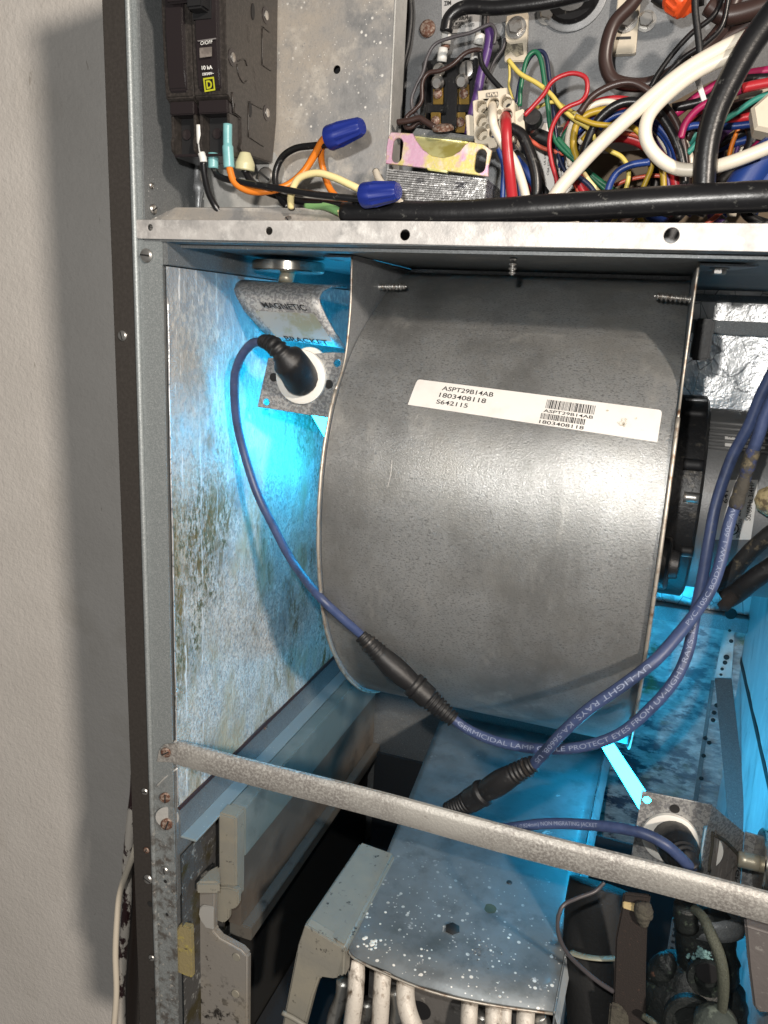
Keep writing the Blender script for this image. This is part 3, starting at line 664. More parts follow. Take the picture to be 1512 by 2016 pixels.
# ================================================================== CIRCUIT BREAKER
br = thing('circuit_breaker', 'dark brown two pole circuit breaker with OFF marking in the top left bay', 'circuit breaker', (-.295, .03, .10))
xb0, xm, xb1 = -.3175, -.2965, -.2725
body = [(-.0075, .30), (-.0072, .19), (-.0055, .145), (-.0040, .1290), (-.0005, .1265), (.0042, .1255), (.0045, .1205), (.0120, .1195), (.0125, .1060), (.0105, .1015), (.014, .0990), (.0552, .1010), (.0565, .108), (.0606, .13), (.0606, .30)]
for (x0, x1) in ((xb0, xm - .0002), (xm + .0002, xb1)):
    part('pole_body', extr([(x0, y, z) for y, z in body], (x1 - x0, 0, 0), .0007), M['breaker'], br, 'auto')
    # raised nose
    ns = [(-.0095, .30), (-.0092, .165), (-.0078, .145), (-.0062, .133), (-.003, .1305), (.002, .131), (.002, .30)]
    part('nose', extr([(x0 + .004, y, z) for y, z in ns], (x1 - x0 - .008, 0, 0), .0009), M['breaker_front'], br, 'auto')
    # terminal shoulder, walls, cavity
    part('shoulder', box(x0 + .0015, x1 - .0015, -.002, .012, .1195, .1275, .0006), M['breaker_front'], br, 'auto')
    for xw in (x0 + .0008, x1 - .0034):
        part('terminal_wall', extr([(xw, y, z) for y, z in ((.000, .1200), (.0005, .108), (-.001, .1035), (.000, .0985), (.004, .0955), (.03, .0965), (.03, .1200))], (.0020, 0, 0), .0005), M['breaker'], br, 'auto')
    part('terminal_cavity', box(x0 + .003, x1 - .003, .0085, .030, .0975, .1205), M['void'], br)
    part('terminal_floor', box(x0 + .0015, x1 - .0015, .002, .030, .0955, .0972, .0004), M['breaker_front'], br)
    part('terminal_screw', lathe(((x0 + x1) / 2 - .003, .0084, .110), (0, -1, 0), [(0, .0032), (.001, .0032), (.0012, .0025)], 16), M['breaker_front'], br, 'auto')
part('toggle_well', box(xm + .0035, xm + .0162, -.0100, -.0085, .1695, .235), M['void'], br)
part('toggle', extr([(-.3095, y, z) for y, z in ((-.0245, .196), (-.0245, .215), (-.008, .215), (-.008, .180), (-.013, .1775), (-.017, .188))], (.0285, 0, 0), .0016), M['breaker_front'], br, 'auto')
part('toggle_stem', box(xm + .0045, xm + .0155, -.0185, -.006, .1725, .190, .0012), M['void'], br, 'auto')
nz = -.0098
def fq(x0, y0, x1, y1, Y=-.0100): # rectangle on the nose from pixel corners
    a, b = P(x0, y0, Y), P(x1, y1, Y); return a, b
part('indicator_window', sheet([P(*Q_(440, 575), -.0103), P(*Q_(590, 560), -.0103), P(*Q_(590, 675), -.0103), P(*Q_(445, 695), -.0103)], .0006, .0002), mat('smoky_window', (.12, .105, .095), .2, 0, [((.25, .22, .2), 80, .4, .6)]), br)
part('indicator_frame', sheet([P(*Q_(415, 488), -.0101), P(*Q_(640, 455), -.0101), P(*Q_(640, 470), -.0101), P(*Q_(430, 500), -.0101)], .0004), mat('grey_moulding', (.16, .15, .15), .4), br)
WI = mat('white_marking', (.75, .75, .72), .5)
text('lettering', 'O/OFF', quad_map(P(*Q_(460, 545), -.0101), P(*Q_(602, 525), -.0101), P(*Q_(462, 500), -.0101)), WI, br, .0)
text('lettering', '10 kA', quad_map(P(*Q_(478, 840), -.0098), P(*Q_(605, 832), -.0098), P(*Q_(474, 795), -.0098)), WI, br, .018)
text('lettering', '120/240V~', quad_map(P(*Q_(484, 910), -.0095), P(*Q_(620, 896), -.0095), P(*Q_(482, 880), -.0095)), WI, br, .018)
YE = mat('yellow_emblem', (.36, .37, .015), .5)
def quadring(c4, w, m, Y):
    nb = bmesh.new(); pc = [Vector(Q_(*c)) for c in c4]; ce = sum(pc, Vector((0, 0))) / 4
    o_ = [P(*q, Y) for q in pc]; i_ = [P(*(q.lerp(ce, w)), Y) for q in pc]
    vo = [nb.verts.new(p) for p in o_]; vi = [nb.verts.new(p) for p in i_]
    for k in range(4): nb.faces.new((vo[k], vo[(k + 1) % 4], vi[(k + 1) % 4], vi[k]))
    return part('emblem', nb, m, br)
YD = -.0093
quadring([(487, 940), (617, 922), (635, 1085), (507, 1108)], .26, YE, YD)
quadring([(527, 975), (590, 966), (603, 1045), (540, 1056)], .0 + .0001, YE, YD)
text('lettering', 'D', quad_map(P(*Q_(536, 1068), YD), P(*Q_(604, 1058), YD), P(*Q_(524, 976), YD)), YE, br, .04)
# pins on the side cheek
for (x, y) in ((765, 82), (587, 305), (770, 600)):
    q = PX(*A_(x, y), xb1)
    part('rivet_socket', lathe((xb1 - .001, q.y, q.z), (1, 0, 0), [(0, .0050), (.0013, .0050), (.0014, .0042)], 20), M['breaker_front'], br, 'auto')
    part('rivet', lathe((xb1, q.y, q.z), (1, 0, 0), [(0, .0027), (.0008, .0027), (.0012, .0016)], 14), M['screw'], br, 'auto')
for (x, y) in ((695, 62), (680, 580)):
    q = PX(*A_(x, y), xb1); part('hole', extr([(xb1 + .0002, q.y + .0022 * math.cos(a), q.z + .0048 * math.sin(a)) for a in [k * math.pi / 8 for k in range(16)]], (.0002, 0, 0)), M['void'], br)
def ridge(lst, r=.0004):
    part('moulded_ridge', tube([Vector((xb1 + .0002, PX(*A_(x, y), xb1).y, PX(*A_(x, y), xb1).z)) for x, y in lst], r, 6, 3), M['breaker'], br, True)
ridge([(672, 542), (745, 580)]); ridge([(672, 560), (672, 728)]); ridge([(676, 730), (750, 778)]); ridge([(745, 140), (782, 170)]); ridge([(745, 150), (745, 345)]); ridge([(745, 345), (790, 376)])
ridge([(615, 325), (650, 315), (664, 350)]); ridge([(612, 340), (620, 400), (645, 440), (662, 430)]); ridge([(585, 490), (592, 600)], .0006)
# faint moulded lettering on the cheek
def cheek(x0, y0, x1, y1, h): 
    a, b = PX(*A_(x0, y0), xb1), PX(*A_(x1, y1), xb1); d = (b - a); up = Vector((1, 0, 0)).cross(d).normalized() * h
    return lambda u, v: a + d * u + up * v + Vector((.0003, 0, 0))
GR = mat('moulded_lettering', (.075, .065, .06), .5)
text('lettering', 'QOU 230', cheek(700, 360, 712, 480, .0022), GR, br); text('lettering', 'LISTED', cheek(665, 130, 672, 225, .0028), GR, br)

tm = M['teal']
def sleeve(label, pp, r, m, seg=14):
    o = part('crimp_sleeve', tube(pp, r, seg, 8), m, None, True); return tag(o, label, 'crimp terminal')
sleeve('white sleeved crimp terminal at the breaker\'s left pole, above a black wire', pts(A_, [(410, 665), (413, 745), (418, 800), (430, 835), (434, 862)], .002), lambda t: .0019 if t < .5 else (.0013 if t < .75 else .0024), M['sleeve_white'])
sleeve('long teal crimp sleeve feeding the orange wire into the right pole', pts(A_, [(562, 660), (562, 760), (566, 830), (570, 892)], .001), lambda t: .0029 if t < .5 else .0035, tm)
sleeve('short teal crimp sleeve on the black wire between the poles', pts(A_, [(486, 815), (486, 895)], .008), .0034, tm)
sleeve('pale yellow crimp sleeve flared over a black wire below the breaker', pts(A_, [(655, 812), (655, 860), (652, 905)], .014), lambda t: .0034 + .0030 * min(1, t * 1.6), M['sleeve_cream'])

# ================================================================== wires of the breaker bay
wire('black wire hanging straight down from the white crimp at the breaker\'s left pole', pts(A_, [(433, 860, .002), (440, 930, .004), (460, 1020, .008), (490, 1085, .012), (520, 1130, .014)]), .0022, M['black_gloss'])
wire('black wire sweeping right from the short teal sleeve to the lower wire nut', pts(A_, [(487, 893, .008), (520, 940, .004), (640, 970, 0), (820, 1000, -.004), (1000, 1030, -.006), (1180, 1050, -.006), (1290, 1060, -.005)]), .0020, M['black_gloss'])
wire('orange wire curving from the long teal sleeve up to the upper wire nut', pts(A_, [(570, 890, .0), (600, 970, .0), (680, 1015, .002), (780, 1015, .004), (880, 985, .01), (960, 920, .015), (1020, 830, .015), (1065, 750, .012), (1105, 718, .008)]), .0023, M['orange'])
wire('orange wire dropping from the upper wire nut to the black cable\'s end', pts(A_, [(1095, 725, .012), (1060, 800, .02), (1070, 900, .025), (1110, 1010, .025), (1180, 1075, .02), (1260, 1100, .015)]), .0022, M['orange'])
wire('black wire looping from under the breaker up to the upper wire nut', pts(A_, [(880, 1105, .02), (830, 1030, .022), (815, 930, .024), (850, 840, .024), (920, 790, .02), (1010, 775, .016), (1110, 768, .012)]), .0022, M['black_gloss'])
wire('black wire running out of the pale yellow crimp sleeve', pts(A_, [(650, 900, .014), (690, 965, .02), (760, 1015, .025), (900, 1060, .02), (1060, 1080, .012), (1200, 1095, .008)]), .0024, M['black_gloss'])
wire('cream wire arching over to the lower blue wire nut', pts(A_, [(898, 1105, .006), (900, 1030, .002), (940, 950, 0), (1030, 920, -.002), (1120, 940, -.004), (1220, 985, -.006), (1290, 1020, -.006)]), .0022, M['cream_wire'])
wire('pale green wire emerging beside the black cable\'s cut end', pts(A_, [(980, 1095, .016), (1060, 1092, .012), (1120, 1110, .008), (1190, 1145, .006)]), .0026, M['pale_green'])
wire('short black wire bent up into the lower wire nut', pts(A_, [(1245, 1100, .004), (1245, 1060, .0), (1290, 1035, -.005)]), .0022, M['black_gloss'])
wire('white wire passing behind the lower wire nut beside the transformer', pts(A_, [(1350, 912, .03), (1370, 960, .02), (1440, 1040, .005), (1500, 1100, .004)]), .0024, M['white_wire'])
def wire_nut(label, a, b, m, r=.0074):
    t = thing('wire_nut', label, 'wire nut', b, None)
    ax = (b - a); L = ax.length; ax.normalize(); U = ax.orthogonal().normalized(); V = ax.cross(U)
    nb = bmesh.new(); seg = 40; prof = [(0, r * .96), (.04, r), (.30, r * .97), (.32, r * .93), (.92, r * .70), (.99, r * .6), (1.0, r * .3)]; rings = []
    for (d, rr) in prof:
        row = []
        for k in range(seg):
            fl = 1 + (.06 * (1 if (k // 2) % 2 else -1) if .31 < d < .97 else 0)
            th = 2 * math.pi * k / seg; row.append(nb.verts.new(a + ax * (d * L) + (U * math.cos(th) + V * math.sin(th)) * rr * fl))
        rings.append(row)
    for x, y in zip(rings, rings[1:]):
        for k in range(seg): nb.faces.new((x[k], x[(k + 1) % seg], y[(k + 1) % seg], y[k]))
    nb.faces.new(rings[0][::-1]); nb.faces.new(rings[-1])
    part('cap', nb, m, t, 'auto')
    part('skirt_opening', lathe(a - ax * .0002, ax, [(0, r * .75), (.0004, r * .75)], 24), M['void'], t)
wire_nut('upper blue wire nut joining orange and black wires on the steel panel', P(*A_(1103, 735), .008), P(*A_(1278, 670), .002), M['nut'])
wire_nut('lower blue wire nut in front of the transformer joining cream and black wires', P(*A_(1288, 1040), -.006), P(*A_(1470, 1015), -.012), M['nut'])

# ================================================================== TRANSFORMER
tr = thing('transformer', 'transformer with laminated steel core under an iridescent chromate bracket', 'transformer', P(860, 405, .05))
ty = .020
def tp(x, y, Y=ty): return P(*B_(x, y), Y)
o0 = tp(95, 1000); ux = (tp(800, 1090) - o0).normalized(); n_ = Vector((0, -1, 0)); 
ux = Vector((ux.x, 0, ux.z)).normalized(); uy = Vector((-ux.z, 0, ux.x))
def loc2(x, y): v = tp(x, y) - o0; return (v.dot(ux), v.dot(uy))
outl = [loc2(*p) for p in ((118, 990), (275, 1000), (305, 1060), (350, 1120), (420, 1165), (500, 1180), (570, 1165), (630, 1130), (665, 1085), (700, 1060), (800, 1080), (860, 1125), (835, 1240), (835, 1310), (530, 1270), (380, 1250), (80, 1215), (85, 1100), (100, 1020))]
def slot2(cx, y0, y1, w):
    a, b = loc2(cx, y0), loc2(cx - 12, y1); r = w
    pts_ = [(a[0] + r * math.cos(t), a[1] + r * math.sin(t)) for t in [math.pi * k / 8 for k in range(9)]] + [(b[0] - r * math.cos(t), b[1] - r * math.sin(t)) for t in [math.pi * k / 8 for k in range(9)]]
    return pts_
cplate('bracket', outl, [slot2(168, 1072, 1170, .0036), slot2(786, 1155, 1245, .0036)], .0016, o0, ux, uy, M['chromate'], tr, .0004)
# bulged yellow saddle behind the cut
nb = bmesh.new(); g = []
for i in range(17):
    u = i / 16; row = []
    for j in range(7):
        v = j / 6; x = 262 + (715 - 262) * u; y = 995 + 62 * u + v * 215
        row.append(nb.verts.new(tp(x, y, ty + .002 + .010 * (1 - v) ** 2)))
    g.append(row)
for i in range(16):
    for j in range(6): nb.faces.new((g[i][j], g[i + 1][j], g[i + 1][j + 1], g[i][j + 1]))
bmesh.ops.solidify(nb, geom=nb.faces[:], thickness=.001)
part('saddle', nb, M['chromate_yellow'], tr, True)
part('saddle_lip', sheet([tp(300, 950, ty + .012), tp(730, 1010, ty + .012), tp(725, 1030, ty + .010), tp(265, 998, ty + .010)], .002, .0003), M['galv_dark'], tr)
screw_head('screw', tp(500, 968, ty + .006), (0, -.4, 1), .0065, M['rust'], tr, slot=False)
part('tab', sheet([tp(378, 1240, ty - .001), tp(530, 1262, ty - .001), tp(530, 1285, ty - .001), tp(378, 1262, ty - .001)], .004, .0005), M['chromate_yellow'], tr)
# laminations
nb = bmesh.new()
NL = 17
for k in range(NL):
    v = k / NL; rnd = random.uniform(0, 1)
    a, b = tp(80 - 25 * v + rnd * 3, 1255 + 300 * v, ty + .003 + random.uniform(0, .0012)), tp(825 - 25 * v + rnd * 3, 1330 + 260 * v, ty + .003 + random.uniform(0, .0012))
    dz = (tp(80, 1255 + 300 * (k + .72) / NL) - tp(80, 1255 + 300 * k / NL))
    extr([a, b, b + dz, a + dz], (0, .045, 0), 0, bm=nb)
lamo = part('lamination_stack', nb, M['lam'], tr); lamo['kind'] = 'stuff'

# ================================================================== CONTACTOR (relay)
ry = .095
rl = thing('contactor', 'black relay with brass terminal tabs on the grey control panel behind the transformer', 'relay', P(880, 270, .12))
def rp(x, y, Y=ry): return P(*B_(x, y), Y)
part('base', sheet([rp(340, 450), rp(740, 420), rp(720, 1000), rp(320, 980)], .028, .001), M['void'], rl)
for (x0, x1) in ((360, 380), (530, 610), (720, 760)):
    part('barrier', sheet([rp(x0, 430, ry - .014), rp(x1, 425, ry - .014), rp(x1 - 15, 960, ry - .014), rp(x0 - 15, 960, ry - .014)], .014, .0008), M['black_gloss'], rl)
part('crossbar', sheet([rp(350, 765, ry - .008), rp(735, 745, ry - .008), rp(735, 830, ry - .008), rp(350, 840, ry - .008)], .008, .0006), M['black_gloss'], rl)
for (x, y, w, h) in ((462, 700, 38, 75), (655, 700, 38, 75), (445, 900, 36, 65), (630, 910, 36, 75)):
    t = part('terminal_tab', sheet([rp(x - w, y - h, ry - .009), rp(x + w, y - h, ry - .009), rp(x + w, y + h, ry - .009), rp(x - w, y + h, ry - .009)], .0012, .0003), M['brass'], rl)
    part('rivet', lathe(rp(x, y, ry - .0095), (0, -1, 0), [(0, .003), (.0012, .003), (.002, .0015)], 14), M['rust'], rl, 'auto')
for (x, y) in ((470, 525), (680, 525)): screw_head('terminal_screw', rp(x, y, ry - .010), (0, -1, 0), .0058 if x > 600 else .0045, M['screw'], rl)
for (x, y) in ((650, 600), (470, 610)): part('lug', lathe(rp(x, y, ry - .010), (0, -1, -.4), [(0, .004), (.004, .0045), (.006, .003)], 12), M['screw'], rl, 'auto')
for (pp) in ([(525, 235), (520, 330)], [(500, 360), (490, 460)], [(775, 255), (760, 330)], [(745, 380), (735, 450)]):
    part('ferrule', tube(pts(B_, pp, .088), .0033, 12, 3), M['sleeve_white'], rl, True)
part('crimp_barrel', tube(pts(B_, [(520, 325), (515, 365)], .09), .003, 10, 2), M['rust'], rl, True)

# ================================================================== CONNECTOR
cn = thing('wire_connector', 'cream nine hole nylon plug connector with white and red wires pushed in', 'connector', P(970, 290, .06))
cy_ = .045
V_ = reg(860, 160, .1323)
c0 = P(*V_(535, 295), cy_); cux = P(*V_(1140, 235), cy_) - c0; cux = Vector((cux.x, 0, cux.z)).normalized(); cuy = Vector((-cux.z, 0, cux.x))
def cl(x, y): v = P(*V_(x, y), cy_) - c0; return (v.dot(cux), v.dot(cuy))
def c3(x, y, d=0): a = cl(x, y); return c0 + cux * a[0] + cuy * a[1] + Vector((0, d, 0))
hs = []; cells = []
for r_ in range(3):
    for c_ in range(3):
        x = 648 + c_ * 188 + r_ * 8; y = 372 + r_ * 205 - c_ * 38; a = cl(x, y); hs.append((a[0], a[1], .0040)); cells.append((x, y))
face = [cl(*p) for p in ((560, 290), (540, 300), (560, 900), (600, 935), (1100, 900), (1140, 860), (1140, 300), (1090, 235), (1030, 225), (1030, 105), (615, 150), (622, 275))]
cplate('shell_face', face, hs, .010, c0 + Vector((0, .005, 0)), cux, cuy, M['cream'], cn, .0004)
part('shell_back', extr([c3(x, y, .0101) for x, y in ((545, 300), (1140, 250), (1140, 880), (1100, 900), (565, 920))], (0, .012, 0), .0006), M['cream'], cn)
for (x, y) in cells:
    a = c3(x, y, .0008); part('socket', lathe(a + Vector((0, .0093, 0)), (0, -1, 0), [(0, .0039), (.0004, .0039), (.0004, .0022)], 20), M['cream'], cn)
    part('socket_hole', lathe(c3(x + 6, y + 22, .0096), (0, -1, 0), [(0, .0018), (.0006, .0018)], 14), M['void'] if (x, y) in (cells[2],) else mat('socket_shade', (.20, .17, .12), .6), cn)
for s_, q4 in ((-1, ((400, 475), (460, 470), (540, 500), (545, 815), (425, 825))), (1, ((1135, 430), (1275, 375), (1290, 715), (1230, 720), (1140, 640)))):
    part('latch', extr([c3(x, y, .004) for x, y in q4], (0, .010, 0), .0006), M['cream'], cn)
part('key_lip', extr([c3(x, y, -.002) for x, y in ((770, 915), (900, 900), (905, 985), (780, 1010))], (0, .012, 0), .0005), M['cream'], cn)
tgp = part('maker_window', extr([c3(x, y, -.0004) for x, y in ((738, 178), (910, 160), (915, 228), (742, 240))], (0, -.0004, 0)), mat('window_grey', (.16, .14, .12), .5), cn)
for (x0, y0, x1, y1) in ((760, 190, 770, 232), (790, 228, 812, 175), (825, 180, 850, 228), (862, 222, 880, 172), (885, 175, 900, 222)):
    part('moulded_mark', tube([c3(x0, y0, -.0009), c3(x1, y1, -.0009)], .0005, 6, 2), M['cream'], cn, True)
for (x, y) in ((745, 475), (935, 455), (758, 672)): part('dimple', lathe(c3(x, y, -.0002), (0, -1, 0), [(0, .0014), (.0003, .0014)], 12), mat('socket_shade', (.20, .17, .12), .6), cn)

# ================================================================== fixtures of the control panel
def lug_bracket(label, reg_, q4, bolt, slot_, Y=YC - .001):
    t = thing('plastic_standoff', label, 'standoff', P(*reg_(*q4[3]), Y))
    part('tab', sheet([P(*reg_(*q), Y - .006) for q in q4], .006, .0006), M['cream'], t)
    if bolt: screw_head('bolt', P(*reg_(*bolt), Y - .0065), (0, -1, 0), .0052, M['screw'], t, hexa=True, slot=False)
    if slot_: part('slot', sheet([P(*reg_(*q), Y - .0066) for q in slot_], .0004), M['ink'], t)
    return t
lb = lug_bracket('cream plastic standoff with a hex bolt and a sooty patch, right of the sticker', B_, [(968, 118), (1130, 85), (1118, 455), (955, 460)], (1045, 208), None)
part('soot_patch', sheet([P(*B_(*q), YC - .0078) for q in ((958, 300), (1000, 330), (1090, 318), (1100, 400), (1050, 420), (1000, 380), (960, 420))], .0004), mat('sooty_dirt', (.10, .09, .07), .9, 0, [((.3, .27, .2), 150, .5, .6)], .5, 200), lb)
lug_bracket('cream plastic standoff with a slot, half hidden by the thick brown cable', C_, [(430, -60), (595, -60), (555, 382), (385, 392)], (490, 150), [(418, 265), (522, 262), (522, 280), (418, 284)])
for (lb_, x, y, r, hexa, mm) in (('hex bolt with a smudged top left of the black grommet', 1080, 25, .0058, True, 'screw'), ('bare hex bolt in grey panel beside the slotted standoff', 1272, 42, .0048, True, 'screw'), ('small round knockout beside the bolted standoff', 982, 62, .0052, False, 'control')):
    o = screw_head('bolt', P(x, y, YC - .0005), (0, -1, 0), r, M[mm], None, hexa=hexa, slot=False); tag(o, lb_, 'bolt' if mm == 'screw' else 'knockout')
o = screw_head('bolt', P(842, 57, YC - .0005), (0, -1, 0), .0058, M['rust'], None, slot=False); tag(o, 'rust brown screw on the grey panel left of the sticker', 'screw')
gt = thing('cable_grommet', 'black rubber grommet ring at the top edge of the control panel', 'grommet', P(1130, 0, YC))
part('ring', lathe(P(1128, -12, YC), (0, -1, 0), [(0, .019), (.004, .019), (.006, .017), (.006, .012), (.002, .011)], 32), M['black_gloss'], gt, 'auto')
part('collar', lathe(P(1128, -12, YC - .0004), (0, -1, 0), [(0, .023), (.0015, .023), (.002, .022)], 32), M['control'], gt, 'auto')
st = thing('sticker', 'silver rating sticker on the control panel printed ZIM and lines of numbers', 'label', P(905, 62, YC))
sq = [P(*B_(490, -70), YC - .0008), P(*B_(785, -70), YC - .0008), P(*B_(765, 225), YC - .0008), P(*B_(490, 255), YC - .0008)]
part('backing', sheet(sq, .0004), mat('silver_label', (.46, .46, .46), .45, .2), st)
def sm(x0, y0, x1, y1, xu, yu): return quad_map(P(*B_(x0, y0), YC - .001), P(*B_(x1, y1), YC - .001), P(*B_(xu, yu), YC - .001))
text('lettering', 'ZIM', sm(510, 42, 562, 36, 508, 10), M['ink'], st, .02)
text('lettering', '20 A 3hms', sm(602, 45, 700, 32, 601, 25), M['ink'], st, .01)
text('lettering', 'DP50634', sm(585, 155, 688, 142, 583, 120), M['ink'], st, .01)
text('lettering', 'MODEL: 15/20', sm(595, 187, 705, 172, 594, 165), M['ink'], st, .01)
text('lettering', 'T03342 - T61BB0F2', sm(575, 218, 735, 195, 573, 195), M['ink'], st, .01)
ps = thing('paper_label', 'crumpled white certification label printed CSA behind the wire bundle', 'label', P(1075, 400, .1))
part('backing', sheet([P(*R3(430, 560), .10), P(*R3(960, 330), .10), P(*R3(1180, 800), .10), P(*R3(1230, 1330), .10), P(*R3(960, 1500), .10), P(*R3(780, 1480), .10)], .0005), M['paper'], ps)
def pm_(x0, y0, x1, y1, xu, yu): return quad_map(P(*R3(x0, y0), .0995), P(*R3(x1, y1), .0995), P(*R3(xu, yu), .0995))
text('lettering', 'CSA STD', pm_(760, 1090, 790, 780, 720, 1085), M['ink'], ps, .01)
text('lettering', 'UL STD', pm_(700, 900, 715, 650, 665, 895), M['ink'], ps, .01)
text('lettering', '2A-B: SAT', pm_(1005, 1100, 1010, 930, 975, 1095), M['ink'], ps, .01)
text('lettering', 'VERIFIED', pm_(930, 1080, 955, 880, 900, 1075), M['ink'], ps, .01)
tag(part('paper_tag', sheet([P(*R3(570, 340), .105), P(*R3(680, 110), .105), P(*R3(1060, 200), .105), P(*R3(1060, 490), .105), P(*R3(760, 430), .105)], .0005), M['paper']), 'white paper tag behind the green and red wires, right of the connector', 'tag')
tag(part('paper_tag', sheet([P(*C_(170, 1060), .11), P(*C_(330, 960), .11), P(*C_(560, 990), .11), P(*C_(600, 1080), .11), P(*C_(330, 1110), .11)], .0005), M['paper']), 'white paper scrap inside the coiled wire loop', 'tag')

# ================================================================== wires of the control bay
G1 = None
def thin(r):
    if callable(r): return r
    return r * .66 if r < .0034 else (r * .80 if r < .0046 else r * .92)
def wr(lb, rg, lst, Y, r, m, **k): return wire(lb, pts(rg, lst, Y), r if 'white wire bent' in lb or 'long straight' in lb or 'thick brown' in lb or 'fat blue' in lb else thin(r), M[m], **k)
wr('fat black cable hanging at the right in front of the white wires', C_, [(1600, 40), (1512, 150), (1380, 330), (1250, 560), (1130, 820), (1070, 1060), (1048, 1340), (1050, 1500)], .012, lambda t: .0068 - .001 * t, 'black_gloss', name='cable', cat='cable', seg=16)
wr('long straight white wire crossing diagonally up to the fat black cable', C_, [(-75, 1480), (60, 1300), (300, 1040), (640, 730), (900, 520), (1150, 370), (1420, 240), (1512, 190)], .020, .0040, 'white_wire', seg=12)
wr('white wire bent in a U shape around the fat black cable', C_, [(1420, 330, .016), (1250, 400, .018), (1000, 520, .02), (790, 680, .02), (650, 840, .02), (630, 1000, .02), (720, 1140, .022), (860, 1220, .024), (1050, 1220, .024), (1250, 1170, .02), (1560, 1050, .016)], None, .0036, 'white_wire', seg=12)
wr('thick brown cable bent in a deep U beside the slotted standoff', C_, [(590, -60), (520, 40), (400, 170), (345, 330), (340, 470), (400, 580), (560, 615), (700, 590), (860, 500), (1020, 380), (1180, 200), (1250, 60), (1300, -60)], .085, .0042, 'brown_wire', seg=12)
wr('thick brown cable rising to the top right corner, upper of two', C_, [(1080, 40), (1200, 110), (1400, 70), (1600, -10)], .08, .0055, 'brown_wire', seg=12)
wr('thick brown cable sloping up to the right edge, lower of two', C_, [(760, 620), (900, 500), (1100, 350), (1300, 220), (1600, 40)], .09, .0046, 'brown_wire', seg=12)
wr('dark purple brown wire arching over the coiled loop', C_, [(150, 820), (240, 700), (380, 620), (520, 595), (640, 650), (740, 740), (830, 850), (890, 1000), (920, 1200), (920, 1420)], .055, .0033, 'brown_wire')
wr('white wire forming the outer ring of the coiled loop', C_, [(85, 1200), (65, 1020), (110, 870), (210, 780), (330, 738), (450, 755)], .065, .0031, 'white_wire')
wr('golden yellow wire curled inside the white ring of the coil', C_, [(140, 1180), (105, 1040), (130, 900), (220, 820), (370, 785)], .06, .0033, 'gold_wire')
wr('golden yellow wire crossing the coiled loop to the lower right', C_, [(120, 840), (240, 890), (360, 905), (500, 905), (590, 970), (650, 1080), (670, 1200), (630, 1310), (580, 1420)], .045, .0024, 'gold_wire')
wr('pale yellow wire wandering from the sooty standoff to the black cable', B_, [(985, 445), (1070, 545), (1200, 620), (1300, 700), (1380, 800), (1480, 890), (1590, 960), (1640, 1050), (1740, 1120), (1830, 1170), (1880, 1260), (1870, 1370), (1840, 1450)], .05, .0021, 'yellow_wire')
wr('thin yellow green wire hanging from the sooty standoff', B_, [(990, 450), (995, 560), (990, 640), (1020, 740)], .10, .0013, 'yellow_wire')
wr('thin yellow wire leaving the right side of the connector', B_, [(1100, 900), (1150, 850), (1220, 790), (1330, 760), (1440, 820), (1540, 870)], .065, .0018, 'yellow_wire')
wr('black wire making the inner arch of the coiled loop', C_, [(150, 1250), (190, 1080), (270, 890), (400, 770), (540, 735), (690, 790), (800, 930), (880, 1120), (910, 1340)], .05, .0034, 'black_gloss')
wr('blue wire curving down the right side of the coiled loop', C_, [(290, 930), (370, 850), (500, 815), (640, 860), (740, 930), (820, 1050), (860, 1180), (880, 1400)], .06, .0032, 'blue_wire')
wr('white wire beside the blue one on the coiled loop', C_, [(420, 780), (560, 790), (690, 930), (760, 1040), (820, 1160), (840, 1300)], .07, .0028, 'white_wire')
wr('thick red wire arching through the middle of the coil', C_, [(190, 1100), (300, 1020), (430, 985), (560, 1010), (660, 1070), (760, 1160), (830, 1260), (860, 1400)], .055, .0042, 'red_wire')
wr('coral wire lying on top of the thick red one', C_, [(330, 985), (430, 960), (540, 972), (610, 1000)], .048, .0020, 'coral')
wr('purple wire low behind the coiled loop', C_, [(200, 1080), (150, 980), (240, 920), (330, 880)], .075, .0028, 'purple_wire')
wr('blue wire arched under the coiled loop', C_, [(340, 1440), (370, 1330), (430, 1240), (530, 1190), (660, 1170)], .04, .0032, 'blue_wire')
wr('thin coral wire lying flat under the coiled loop', C_, [(400, 1340), (500, 1300), (620, 1275), (730, 1270), (830, 1300)], .065, .0019, 'coral')
wr('thin red wire looping upward right of the connector', B_, [(1105, 860), (1180, 780), (1250, 700), (1300, 620), (1370, 570), (1470, 545), (1560, 580), (1570, 680), (1530, 750), (1440, 790), (1370, 840), (1310, 950), (1290, 1080), (1310, 1220), (1345, 1350), (1335, 1500)], .045, .0021, 'red_wire')
wr('green wire with a tall narrow bend right of the connector', B_, [(1070, 790), (1080, 640), (1120, 450), (1180, 385), (1225, 440), (1255, 620), (1280, 800), (1300, 960), (1350, 1070), (1430, 1150), (1530, 1240), (1620, 1330), (1720, 1420), (1800, 1470)], .06, .0022, 'green_wire')
wr('dark blue wire with a tall narrow bend behind the green one', B_, [(1045, 790), (1075, 600), (1140, 440), (1210, 380), (1265, 420), (1290, 580), (1320, 800), (1340, 1020), (1370, 1190), (1430, 1300), (1520, 1380)], .07, .0020, 'navy')
wr('thick red wire running down from the connector', B_, [(965, 868, .05), (968, 930, .036), (975, 1080, .034), (995, 1280, .034), (1020, 1520, .03)], None, .0042, 'red_wire', seg=12)
wr('cream white wire running down from the connector\'s middle hole', B_, [(868, 780, .05), (868, 870, .034), (885, 960, .034), (950, 1080, .036), (1030, 1200, .04), (1090, 1360, .04), (1130, 1530, .04)], None, .0034, 'white_wire', seg=12)
wr('blue wire hanging below the connector left of the red one', B_, [(880, 1010), (910, 1100), (950, 1230), (945, 1400), (940, 1530)], .05, .0026, 'blue_wire')
